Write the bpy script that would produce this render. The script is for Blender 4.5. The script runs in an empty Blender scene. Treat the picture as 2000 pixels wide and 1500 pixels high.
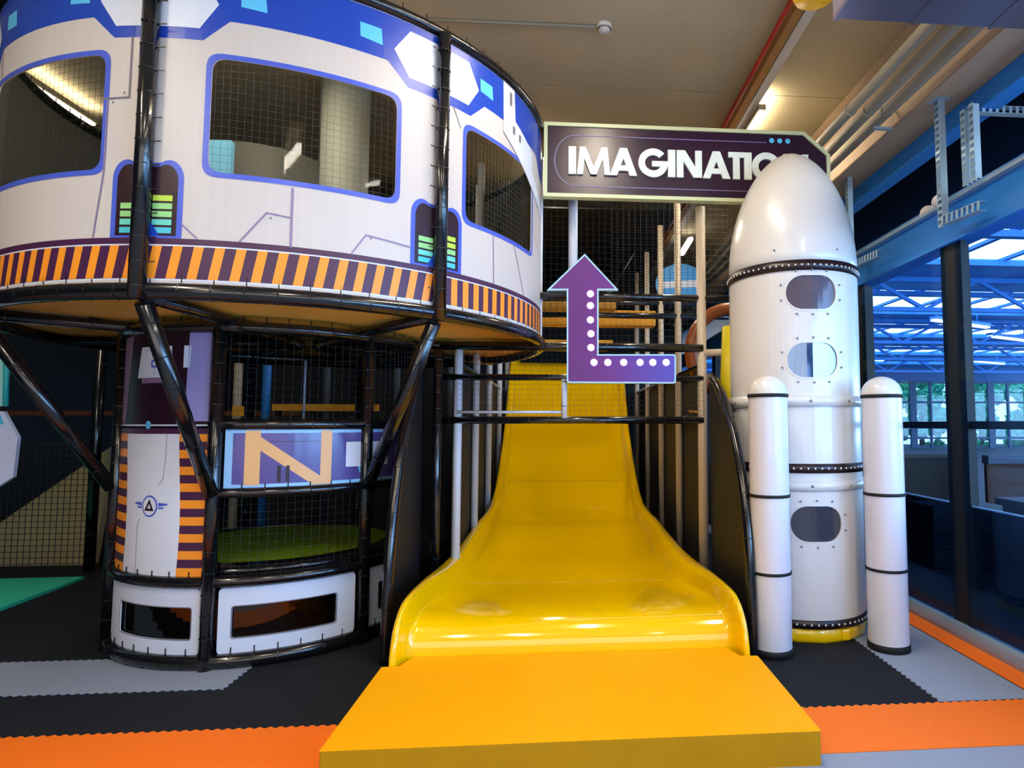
import bpy, bmesh, math, random
from mathutils import Vector, Matrix, noise
from mathutils.geometry import tessellate_polygon
random.seed(7)
C = bpy.context.scene.collection
SC = bpy.context.scene
# ------------------------------------------------------------------ camera, world, exposure
F, CX, CY, HZ, H = 1180.0, 1190.0, 750.0, 829.0, 1.5
PITCH = math.atan((HZ-CY)/F); YAW = math.atan((CX-1097)/F*math.cos(PITCH))
cam = bpy.data.cameras.new('camera'); camo = bpy.data.objects.new('camera', cam); C.objects.link(camo)
camo.location = (0, 0, H); camo.rotation_euler = (math.pi/2+PITCH, 0, -YAW)
cam.sensor_width = 36; cam.lens = F/2000*36; cam.shift_x = -(CX-1000)/2000; cam.clip_end = 300; cam.clip_start = .05
SC.camera = camo
SC.view_settings.view_transform = 'Standard'; SC.view_settings.look = 'None'
SC.view_settings.gamma = 1; SC.view_settings.exposure = 0.0; SC.view_settings.use_curve_mapping = False
w = bpy.data.worlds.new('world'); SC.world = w; w.use_nodes = True
nt = w.node_tree; bg = nt.nodes['Background']
tc = nt.nodes.new('ShaderNodeTexCoord'); sx = nt.nodes.new('ShaderNodeSeparateXYZ'); cr = nt.nodes.new('ShaderNodeValToRGB')
nt.links.new(tc.outputs['Generated'], sx.inputs[0]); nt.links.new(sx.outputs['Z'], cr.inputs[0]); nt.links.new(cr.outputs[0], bg.inputs[0])
cr.color_ramp.elements[0].color = (.85, .93, 1, 1); cr.color_ramp.elements[1].color = (.45, .68, 1, 1)
bg.inputs[1].default_value = 2.6

def light(name, loc, rot, sx_, sy_, power, col, spread=None):
    l = bpy.data.lights.new(name, 'AREA'); l.shape = 'RECTANGLE'; l.size = sx_; l.size_y = sy_; l.energy = power; l.color = col
    if spread: l.spread = spread
    o = bpy.data.objects.new(name, l); C.objects.link(o); o.location = loc; o.rotation_euler = rot; return o
R_ = math.radians
# daylight through the glass wall on the right (outside the pane, pointing in) plus an added fill light behind the camera
light('daylight_through_glass_wall', (3.6, 0.2, 2.4), (0, R_(90), 0), 2.6, 5.0, 220, (.36, .62, 1))
light('fill_behind_camera', (-1.0, -4.8, 2.3), (R_(90), 0, 0), 7.0, 3.0, 125, (1, .96, .93))

# added fill lights that brighten the hall beyond the glass, off frame
light('hall_fill_side', (44, 16, 2.5), (0, R_(90), 0), 5, 34, 6500, (.68, .88, 1))
light('hall_fill_end', (16, -7.5, 2.6), (R_(100), 0, 0), 22, 4, 2600, (.6, .84, 1))

# ------------------------------------------------------------------ pixel helpers (place on real planes)
def ray(px, py):
    a = (px-CX)/F; b = -(py-CY)/F; c, s = math.cos(PITCH), math.sin(PITCH)
    v = Vector((a, c-b*s, s+c*b)); c, s = math.cos(-YAW), math.sin(-YAW)
    return Vector((c*v.x-s*v.y, s*v.x+c*v.y, v.z))
def PZ(px, py, z): r = ray(px, py); return r*((z-H)/r.z)+Vector((0, 0, H))
def PY(px, py, y): r = ray(px, py); return r*(y/r.y)+Vector((0, 0, H))
def PX(px, py, x): r = ray(px, py); return r*(x/r.x)+Vector((0, 0, H))

# ------------------------------------------------------------------ materials
def lin(h):
    h = h.lstrip('#'); v = [int(h[i:i+2], 16)/255 for i in (0, 2, 4)]
    return tuple((x/12.92 if x <= .04045 else ((x+.055)/1.055)**2.4) for x in v)
MATS = {}
def mat(name, hexc, rough=.5, metal=0, var=.06, scale=6, bump=0, bscale=60, stretch=None, alpha=None, emit=0, coat=0, spec=None):
    if name in MATS: return MATS[name]
    m = bpy.data.materials.new(name); m.use_nodes = True; n = m.node_tree.nodes; l = m.node_tree.links
    p = n['Principled BSDF']; c = lin(hexc)
    t = n.new('ShaderNodeTexCoord'); mp = n.new('ShaderNodeMapping'); nz = n.new('ShaderNodeTexNoise')
    l.new(t.outputs['Object'], mp.inputs[0]); l.new(mp.outputs[0], nz.inputs[0]); nz.inputs['Scale'].default_value = scale
    if stretch: mp.inputs['Scale'].default_value = stretch
    nz.inputs['Detail'].default_value = 3
    mx = n.new('ShaderNodeMix'); mx.data_type = 'RGBA'
    mx.inputs[6].default_value = tuple(x*(1-var) for x in c)+(1,); mx.inputs[7].default_value = tuple(min(1, x*(1+var)) for x in c)+(1,)
    l.new(nz.outputs['Fac'], mx.inputs[0]); l.new(mx.outputs[2], p.inputs['Base Color'])
    p.inputs['Roughness'].default_value = rough; p.inputs['Metallic'].default_value = metal
    if spec is not None: p.inputs['Specular IOR Level'].default_value = spec
    if coat: p.inputs['Coat Weight'].default_value = coat; p.inputs['Coat Roughness'].default_value = .08
    if alpha is not None: p.inputs['Alpha'].default_value = alpha
    if emit: p.inputs['Emission Color'].default_value = c+(1,); p.inputs['Emission Strength'].default_value = emit
    if bump:
        b = n.new('ShaderNodeBump'); nb = n.new('ShaderNodeTexNoise'); nb.inputs['Scale'].default_value = bscale
        l.new(mp.outputs[0], nb.inputs[0]); l.new(nb.outputs['Fac'], b.inputs['Height']); b.inputs['Strength'].default_value = bump; b.inputs['Distance'].default_value = .01
        l.new(b.outputs[0], p.inputs['Normal'])
    MATS[name] = m; return m
def glassmat(name, tint, refl=.08, fres=.16):
    if name in MATS: return MATS[name]
    m = bpy.data.materials.new(name); m.use_nodes = True; n = m.node_tree.nodes; l = m.node_tree.links
    n.remove(n['Principled BSDF']); out = n['Material Output']
    t = n.new('ShaderNodeBsdfTransparent'); g = n.new('ShaderNodeBsdfGlossy'); mx = n.new('ShaderNodeMixShader'); fr = n.new('ShaderNodeLayerWeight')
    t.inputs[0].default_value = lin(tint)+(1,); g.inputs['Roughness'].default_value = .03; g.inputs[0].default_value = (.9, .95, 1, 1)
    ma = n.new('ShaderNodeMath'); ma.operation = 'MULTIPLY_ADD'; ma.inputs[1].default_value = fres; ma.inputs[2].default_value = refl
    fr.inputs[0].default_value = .25
    l.new(fr.outputs['Fresnel'], ma.inputs[0]); l.new(ma.outputs[0], mx.inputs[0]); l.new(t.outputs[0], mx.inputs[1]); l.new(g.outputs[0], mx.inputs[2]); l.new(mx.outputs[0], out.inputs[0])
    MATS[name] = m; return m

M_BLACKPAD = mat('black_foam_sleeve', '0f0f13', .2, var=.2, coat=.5)
M_TIE = mat('cable_tie', '08080a', .4)
M_CREAM = mat('cream_vinyl_print', 'd0c6c0', .42, var=.05, scale=5, stretch=(9, 9, .12))
M_BLUE = mat('royal_blue_print', '1d46b4', .3)
M_FRAMEB = mat('window_border_blue', '4a60cc', .35)
M_WHITEB = mat('pale_print', 'dfe4f0', .35)
M_CYAN = mat('cyan_print', '5fc8f5', .35)
M_ORANGE = mat('orange_print', 'ff9a2a', .35)
M_PURPLE = mat('plum_print', '4a2346', .35)
M_LINE = mat('lilac_line_print', '8d7a9c', .4)
M_DKPLUM = mat('dark_plum_print', '2a0f1c', .35)
M_MAUVE = mat('mauve_print', '8f6d8e', .4)
M_LIME = mat('lime_print', 'c3e04a', .4); M_LGRN = mat('green_print', '9ad98a', .4); M_MINT = mat('mint_print', '6fd6c4', .4); M_TURQ = mat('turquoise_print', '4cc3d8', .4)
M_GREY = mat('rivet_grey_print', '77707c', .4)
M_YEL = mat('yellow_gelcoat', 'ffc900', .1, var=.02, coat=.8)
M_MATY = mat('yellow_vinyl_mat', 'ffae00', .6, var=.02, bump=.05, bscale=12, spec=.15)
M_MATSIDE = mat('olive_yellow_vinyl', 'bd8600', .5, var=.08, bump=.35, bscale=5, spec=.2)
M_ROCK = mat('white_plastic_shell', 'dbd7d2', .3, var=.015, coat=.3)
M_BAND = mat('dark_band', '241418', .35)
M_STUD = mat('pale_studs', 'e8e4e0', .3)
M_BOLT = mat('grey_bolts', '8d8a90', .4, metal=.3)
M_BLK = mat('matt_black', '0b0b0d', .7)
M_CHAR = mat('charcoal_foam_tile', '191b22', .8, var=.12, scale=40, bump=.2, bscale=300, spec=.25)
M_GRY = mat('grey_foam_tile', '8f98a8', .7, var=.06, scale=30, bump=.15, bscale=300)
M_ORF = mat('orange_foam_tile', 'ff7600', .65, var=.03, scale=20, bump=.12, bscale=300)
M_CONC = mat('concrete_ceiling', 'bdb294', .9, var=.14, scale=1.2, bump=.15, bscale=25)
M_CONCB = mat('concrete_edge', 'b59f88', .9, var=.12, scale=2)
M_PLY = mat('yellow_plywood', 'd09a3c', .6, var=.12, scale=3)
M_NET = mat('black_net', '18181a', .7)
M_NETL = mat('pale_net', '8c8f96', .7)
M_POST = mat('light_grey_post', 'c9cdd6', .4, var=.03)
M_POSTB = mat('beige_post', 'c2b29c', .45, var=.04)  # beige copy of the grey: warm light put into the frame posts
M_GALV = mat('galvanised_steel', 'a4bccb', .45, metal=.25)  # cyan light on the steel is put into this bluish grey
M_STEELB = mat('blue_painted_steel', '2583da', .45)
M_STEELD = mat('dark_blue_steel', '0c2b49', .5)
M_COL = mat('black_steel', '07090c', .6)
M_PIPE = mat('grey_pipe', '98917f', .8)
M_RED = mat('red_pipe', 'b3220c', .4)
M_SIGN = mat('aubergine_sign', '2a0f2c', .3)
M_SIGNF = mat('pale_green_sign_frame', 'cdd6a8', .4)
M_LETTER = mat('white_letters', 'e6efe9', .4)
M_ARROW = None
G_WIN = glassmat('cabin_window', 'dcdcd6', .004)
G_WALL = glassmat('glass_wall', 'd8ecff', .0, .05)

# ------------------------------------------------------------------ mesh builder
class MB:
    def __init__(s): s.v = []; s.f = []; s.mi = []; s.m = []; s.sm = []
    def add(s, verts, faces, m, smooth=False):
        if m not in s.m: s.m.append(m)
        k = s.m.index(m); b = len(s.v); s.v += [tuple(v) for v in verts]
        for f in faces: s.f.append([b+i for i in f]); s.mi.append(k); s.sm.append(smooth)
        return s
    def box(s, a, b, m, bev=0):
        x0, x1 = sorted((a[0], b[0])); y0, y1 = sorted((a[1], b[1])); z0, z1 = sorted((a[2], b[2]))
        if bev:
            bm = bmesh.new(); bmesh.ops.create_cube(bm, size=1)
            for v in bm.verts: v.co = Vector((x0+(v.co.x+.5)*(x1-x0), y0+(v.co.y+.5)*(y1-y0), z0+(v.co.z+.5)*(z1-z0)))
            bmesh.ops.bevel(bm, geom=bm.edges[:], offset=bev, segments=2, affect='EDGES', profile=.5)
            bm.verts.index_update(); s.add([v.co[:] for v in bm.verts], [[v.index for v in f.verts] for f in bm.faces], m); bm.free(); return s
        v = [(x0,y0,z0),(x1,y0,z0),(x1,y1,z0),(x0,y1,z0),(x0,y0,z1),(x1,y0,z1),(x1,y1,z1),(x0,y1,z1)]
        return s.add(v, [(0,3,2,1),(4,5,6,7),(0,1,5,4),(1,2,6,5),(2,3,7,6),(3,0,4,7)], m)
    def bar(s, p0, p1, w_, h_, m, up=(0,0,1)):
        p0, p1 = Vector(p0), Vector(p1); d = (p1-p0).normalized(); up = Vector(up)
        if abs(d.dot(up)) > .98: up = Vector((0,1,0))
        a = d.cross(up).normalized()*w_/2; b = a.cross(d).normalized()*h_/2
        v = [p0-a-b, p0+a-b, p0+a+b, p0-a+b, p1-a-b, p1+a-b, p1+a+b, p1-a+b]
        return s.add(v, [(0,3,2,1),(4,5,6,7),(0,1,5,4),(1,2,6,5),(2,3,7,6),(3,0,4,7)], m)
    def tube(s, pts, r, m, n=12, closed=False, smooth=True):
        pts = [Vector(p) for p in pts]; k = len(pts); V = []; Fc = []; prev = None
        for i, p in enumerate(pts):
            if closed: d = (pts[(i+1) % k]-pts[i-1])
            else: d = pts[min(i+1, k-1)]-pts[max(i-1, 0)]
            d.normalize()
            if prev is None: u = Vector((0,0,1)) if abs(d.z) < .9 else Vector((1,0,0))
            else: u = prev
            a = (u-d*u.dot(d)).normalized(); prev = a; b = d.cross(a)
            rr = r[i] if isinstance(r, (list, tuple)) else r
            for j in range(n): t = 2*math.pi*j/n; V.append(p+a*(math.cos(t)*rr)+b*(math.sin(t)*rr))
        for i in range(k if closed else k-1):
            for j in range(n): Fc.append((i*n+j, i*n+(j+1) % n, ((i+1) % k)*n+(j+1) % n, ((i+1) % k)*n+j))
        if not closed: Fc.append(list(range(n))[::-1]); Fc.append([(k-1)*n+j for j in range(n)])
        return s.add(V, Fc, m, smooth)
    def pad(s, pts, r, m=None, tie=.14, n=12, spike=None):
        """foam sleeved tube with cable ties round it"""
        m = m or M_BLACKPAD; s.tube(pts, r, m, n)
        pts = [Vector(p) for p in pts]; acc = tie*.5
        for a, b in zip(pts, pts[1:]):
            L = (b-a).length; d = (b-a).normalized()
            while acc < L:
                c = a+d*acc; s.tube([c-d*.003, c+d*.003], r*1.06, M_TIE, 8, smooth=False)
                if spike: s.bar(c, c+Vector(spike)*(r*2.0), .005, .005, M_TIE)
                acc += tie
            acc -= L
        return s
    def lathe(s, prof, c, m, n=48, a0=0, a1=360):
        full = abs(a1-a0-360) < .01; k = n if full else n+1; V = []; Fc = []
        for r, z in prof:
            for j in range(k): t = math.radians(a0+(a1-a0)*j/n); V.append((c[0]+r*math.cos(t), c[1]+r*math.sin(t), z))
        for i in range(len(prof)-1):
            for j in range(n): Fc.append((i*k+j, i*k+(j+1) % k, (i+1)*k+(j+1) % k, (i+1)*k+j))
        return s.add(V, Fc, m, True)
    def sphere(s, c, r, m, n=10, sz=1):
        V = [(c[0], c[1], c[2]-r*sz)]; Fc = []; h = n//2
        for i in range(1, h):
            a = -math.pi/2+math.pi*i/h
            for j in range(n): t = 2*math.pi*j/n; V.append((c[0]+r*math.cos(a)*math.cos(t), c[1]+r*math.cos(a)*math.sin(t), c[2]+r*sz*math.sin(a)))
        V.append((c[0], c[1], c[2]+r*sz)); e = len(V)-1
        for j in range(n): Fc.append((0, 1+(j+1) % n, 1+j)); Fc.append((e, 1+(h-2)*n+j, 1+(h-2)*n+(j+1) % n))
        for i in range(h-2):
            for j in range(n): Fc.append((1+i*n+j, 1+i*n+(j+1) % n, 1+(i+1)*n+(j+1) % n, 1+(i+1)*n+j))
        return s.add(V, Fc, m, True)
    def prism(s, poly, fn, t, m, holes=(), side=None):
        """2D polygon (with holes) mapped by fn(u,v,depth) and given thickness t"""
        loops = [poly]+list(holes); flat = [p for lp in loops for p in lp]
        tri = tessellate_polygon([[Vector((p[0], p[1], 0)) for p in lp] for lp in loops])
        T = []
        for q in tri:
            a, b, c = (flat[i] for i in q)
            T.append(q if (b[0]-a[0])*(c[1]-a[1])-(b[1]-a[1])*(c[0]-a[0]) > 0 else (q[0], q[2], q[1]))
        N = len(flat); s.add([fn(p[0], p[1], 0) for p in flat], T, m)
        if t:
            s.add([fn(p[0], p[1], t) for p in flat], [(q[0], q[2], q[1]) for q in T], side or m)
            for lp in loops:
                k = len(lp); s.add([fn(p[0], p[1], d) for d in (0, t) for p in lp], [(i, i+k, (i+1) % k+k, (i+1) % k) for i in range(k)], side or m)
        return s
    def net(s, fn, u0, u1, v0, v1, du, dv, m, wr=.0018, us=1, vs=1, n=3):
        """grid of cords; fn(u,v)->point; straight cords sampled us/vs times"""
        nu = max(1, round((u1-u0)/du)); nv = max(1, round((v1-v0)/dv))
        for i in range(nu+1):
            u = u0+(u1-u0)*i/nu; s.tube([fn(u, v0+(v1-v0)*k/vs) for k in range(vs+1)], wr, m, n, smooth=False)
        for j in range(nv+1):
            v = v0+(v1-v0)*j/nv; s.tube([fn(u0+(u1-u0)*k/us, v) for k in range(us+1)], wr, m, n, smooth=False)
        return s
    def build(s, name, parent=None):
        me = bpy.data.meshes.new(name); me.from_pydata(s.v, [], s.f); 
        for m in s.m: me.materials.append(m)
        me.polygons.foreach_set('material_index', s.mi); me.polygons.foreach_set('use_smooth', s.sm); me.validate(); me.update()
        o = bpy.data.objects.new(name, me); C.objects.link(o)
        if parent:
            o.parent = parent; L = parent.matrix_world_loc if hasattr(parent, 'matrix_world_loc') else Vector(parent['_o']) if '_o' in parent else Vector((0,0,0))
            me.transform(Matrix.Translation(-L))
        return o
def thing(name, label, cat, loc=(0,0,0), group=None):
    o = bpy.data.objects.new(name, None); C.objects.link(o); o.location = loc; o['_o'] = tuple(float(x) for x in loc); o['label'] = label; o['category'] = cat
    if group: o['group'] = group
    return o
def tag(o, label, cat, group=None, kind=None):
    o['label'] = label; o['category'] = cat
    if group: o['group'] = group
    if kind: o['kind'] = kind
    return o
def struct(o): o['kind'] = 'structure'; return o
def sub(mb, name, parent):
    """part of a part: parent is a mesh whose own coordinates are relative to the thing"""
    L = Vector((0,0,0)); p = parent
    while p is not None:
        if '_o' in p: L += Vector(p['_o'])
        p = p.parent
    o = mb.build(name); o.data.transform(Matrix.Translation(-L)); o.parent = parent; return o

def rnd(poly, r, sx_=1.0, seg=5):
    """round the corners of a 2D polygon; first coordinate scaled by sx_ for true lengths"""
    P = [Vector((p[0]*sx_, p[1])) for p in poly]; out = []; n = len(P)
    for i in range(n):
        a, b, c = P[i-1], P[i], P[(i+1) % n]; u = (a-b); v = (c-b); rr = min(r, u.length*.48, v.length*.48); u.normalize(); v.normalize()
        p0, p1 = b+u*rr, b+v*rr
        for k in range(seg+1):
            t = k/seg; q = p0*(1-t)**2+b*2*t*(1-t)+p1*t*t; out.append((q.x/sx_, q.y))
    return out
def rect(a0, z0, a1, z1): return [(a0, z0), (a1, z0), (a1, z1), (a0, z1)]
def grow(poly, d, sx_):
    """scale a polygon about its middle by a distance"""
    xs = [p[0] for p in poly]; ys = [p[1] for p in poly]; cx, cy = (min(xs)+max(xs))/2, (min(ys)+max(ys))/2
    hx = (max(xs)-min(xs))/2; hy = (max(ys)-min(ys))/2
    return [(cx+(p[0]-cx)*(hx+d/sx_)/hx, cy+(p[1]-cy)*(hy+d)/hy) for p in poly]
class Cyl:
    """prints and sheets bent round a vertical cylinder; u = degrees, v = z"""
    def __init__(s, c, R, step=2.5): s.c = c; s.R = R; s.k = R*math.pi/180; s.step = step; s.mb = MB()
    def P(s, a, z, off=0): t = math.radians(a); r = s.R+off; return (s.c[0]+r*math.cos(t), s.c[1]+r*math.sin(t), z)
    def shape(s, poly, m, off=0, holes=(), t=0):
        loops = [poly]+list(holes); flat = [p for lp in loops for p in lp]
        tri = tessellate_polygon([[Vector((p[0]*s.k, p[1], 0)) for p in lp] for lp in loops])
        bm = bmesh.new(); vs = [bm.verts.new((p[0], p[1], 0)) for p in flat]
        for q in tri:
            try: bm.faces.new([vs[i] for i in q])
            except ValueError: pass
        a0 = min(p[0] for p in flat); a1 = max(p[0] for p in flat); a = math.ceil(a0/s.step)*s.step
        while a < a1:
            if a > a0+1e-4: bmesh.ops.bisect_plane(bm, geom=bm.verts[:]+bm.edges[:]+bm.faces[:], plane_co=(a, 0, 0), plane_no=(1, 0, 0), dist=1e-6)
            a += s.step
        bm.normal_update()
        for f in bm.faces:
            if f.normal.z < 0: f.normal_flip()
        bm.verts.index_update()
        V = [s.P(v.co.x, v.co.y, off) for v in bm.verts]; Fc = [[v.index for v in f.verts] for f in bm.faces]
        s.mb.add(V, Fc, m)
        if t:
            s.mb.add([s.P(v.co.x, v.co.y, off-t) for v in bm.verts], [f[::-1] for f in Fc], m)
            E = [(e.verts[0].index, e.verts[1].index) for e in bm.edges if len(e.link_faces) == 1]
            n = len(V); s.mb.add(V+[s.P(v.co.x, v.co.y, off-t) for v in bm.verts], [(a_, b_, b_+n, a_+n) for a_, b_ in E], m)
        bm.free(); return s
    def line(s, pts, wd, m, off=.003, closed=False):
        """printed line of width wd through (deg,z) points"""
        n = len(pts)
        for i in range(n if closed else n-1):
            a = Vector((pts[i][0]*s.k, pts[i][1])); b = Vector((pts[(i+1) % n][0]*s.k, pts[(i+1) % n][1])); d = (b-a).normalized(); q = Vector((-d.y, d.x))*wd/2; e = d*wd/2
            s.shape([((p.x)/s.k, p.y) for p in (a-e-q, b+e-q, b+e+q, a-e+q)], m, off)
        return s
    def ring(s, poly, d, m, off): return s.shape(grow(poly, d, s.k), m, off, holes=[poly])
    def arc(s, a0, a1, z, off=0, st=3): n = max(2, int(abs(a1-a0)/st)); return [s.P(a0+(a1-a0)*i/n, z, off) for i in range(n+1)]
def circ(a, z, r, k, n=20): return [(a+r*math.cos(2*math.pi*i/n)/k, z+r*math.sin(2*math.pi*i/n)) for i in range(n)]

# ================================================================== SETTING
XW = 2.9; ZC = 4.6
o = struct(MB().box((-9, -6, -.1), (2.95, 15, 0), M_CHAR).build('floor'))
# ceiling slabs with joints
mb = MB()
ys = [-6, -2.3, 1.5, 5.37, 9.2, 13, 15.2]
for a, b in zip(ys, ys[1:]): mb.box((-9, a+.004, ZC), (2.95, b-.004, ZC+.2), M_CONC)
mb.box((-9, -6, ZC+.06), (2.95, 15.2, ZC+.25), M_CONC)
struct(mb.build('ceiling'))
M_WALLD = mat('dark_wall_paint', '17181c', .8); M_WALLB = mat('pale_wall_paint', 'b9b4ae', .8)
struct(MB().box((-9, 14.6, 0), (2.95, 14.8, ZC), M_WALLD).build('wall_back'))
struct(MB().box((-9.2, -6, 0), (-9, 14.8, ZC), M_WALLD).build('wall_left'))
struct(MB().box((-9, -6.2, 0), (2.95, -6, ZC), M_WALLB).build('wall_front'))
# concrete edge beam above the glass wall
struct(MB().box((2.67, -6, 3.9), (3.0, 14.6, ZC), M_CONCB).build('trim_1'))
mb = MB(); mb.box((2.96, -6, 3.74), (3.0, 14.6, 3.895), M_STEELB); mb.box((2.93, -6, 3.72), (3.07, 14.6, 3.74), M_STEELB)
struct(mb.build('trim_2'))
mb = MB(); mb.box((2.93, -6, 2.88), (3.0, 14.6, 3.16), M_STEELB); mb.box((2.88, -6, 3.16), (3.06, 14.6, 3.185), M_GALV); mb.box((2.88, -6, 2.855), (3.06, 14.6, 2.88), M_STEELB)
struct(mb.build('trim_3'))
# kerb at the foot of the glass
mb = MB(); mb.box((2.79, -6, 0), (2.90, 14.6, .03), mat('kerb_grey', '8d8286', .35)); mb.box((2.885, -6, .03), (2.925, 14.6, .06), M_GALV)
struct(mb.build('baseboard_right'))
# glass wall panes between the columns
cols = [-4.2, -1.4, 1.45, 4.265, 5.68, 8.6, 11.4]
k = 1
for a, b in zip([-6]+cols, cols+[14.6]):
    g = MB().box((2.899, a+.07, .06), (2.911, b-.07, 2.85), G_WALL).build('window_%d' % k); struct(g); k += 1
    bl = MB().box((2.926, a+.07, .06), (2.938, b-.07, .91), glassmat('lower_tint', '7f8c9c', .03, .12))
    bl.box((2.922, a+.07, .91), (2.942, b-.07, .92), M_GALV); struct(bl.build('window_%d' % k)); k += 1
for i, y in enumerate(cols):
    mb = MB(); mb.box((2.915, y-.12, 0), (2.955, y+.12, 2.855), M_COL); mb.box((2.955, y-.02, 0), (3.05, y+.02, 2.855), M_COL)
    o = mb.build('steel_column'); tag(o, ['black steel column outside the frame', 'black steel column outside the frame', 'black steel column outside the frame', 'wide black steel column standing alone in the glass wall right of the rocket', 'black steel column just behind the right edge of the rocket', 'black steel column hidden behind the rocket', 'black steel column hidden behind the rocket'][i], 'column', 'glass wall columns')
o = MB().bar((2.96, -6, 1.495), (2.96, 14.5, 1.495), .05, .055, M_COL).build('guard_rail'); tag(o, 'black horizontal rail running along the glass wall at eye height', 'rail')

# ================================================================== FLOOR MATS
def toothed(p0, p1, pitch=.05, dep=.013, sgn=1):
    p0, p1 = Vector(p0), Vector(p1); d = p1-p0; L = d.length; n = max(1, round(L/pitch)); d.normalize(); q = Vector((-d.y, d.x))*dep*sgn; out = []
    for i in range(n):
        s0 = L*i/n; st = L/n
        for f, h in ((0, 0), (.18, 1), (.5, 1), (.68, 0)): out.append(tuple(p0+d*(s0+f*st)+q*h))
    return out
def slab(poly, m, z0, z1): return MB().prism(poly, lambda u, v, d: (u, v, z1-d), z1-z0, m)
def floor_mat(poly, m, z, label):
    o = slab(poly, m, .0005, z).build('foam_floor_mat'); return tag(o, label, 'floor mat')
floor_mat(toothed((-8.5, 3.69), (-1.9, 3.69))+toothed((-1.9, 3.69), (-1.9, 4.21))+toothed((-1.9, 4.21), (-8.5, 4.21)), M_GRY, .004, 'pale grey strip of interlocking foam mat in front of the round tower')
floor_mat([(-8.5, 2.775), (2.62, 2.775), (2.62, 3.225)]+toothed((2.62, 3.225), (-8.5, 3.225)), M_ORF, .004, 'bright orange band of foam mat crossing the floor under the landing mat')
floor_mat([(-8.5, -5), (2.75, -5), (2.75, 2.77), (-8.5, 2.77)], M_GRY, .004, 'grey foam mat area nearest the viewer, bottom right of the photo')
floor_mat([(2.045, 3.23), (2.61, 3.23), (2.61, 9)]+[(2.045, 9)]+toothed((2.045, 4.6), (2.045, 3.23)), M_GRY, .004, 'grey foam mat strip under the right booster beside the glass wall')
floor_mat([(2.625, 2.775), (2.785, 2.775), (2.785, 14), (2.625, 14)], M_ORF, .004, 'narrow orange foam strip along the foot of the glass wall')

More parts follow.
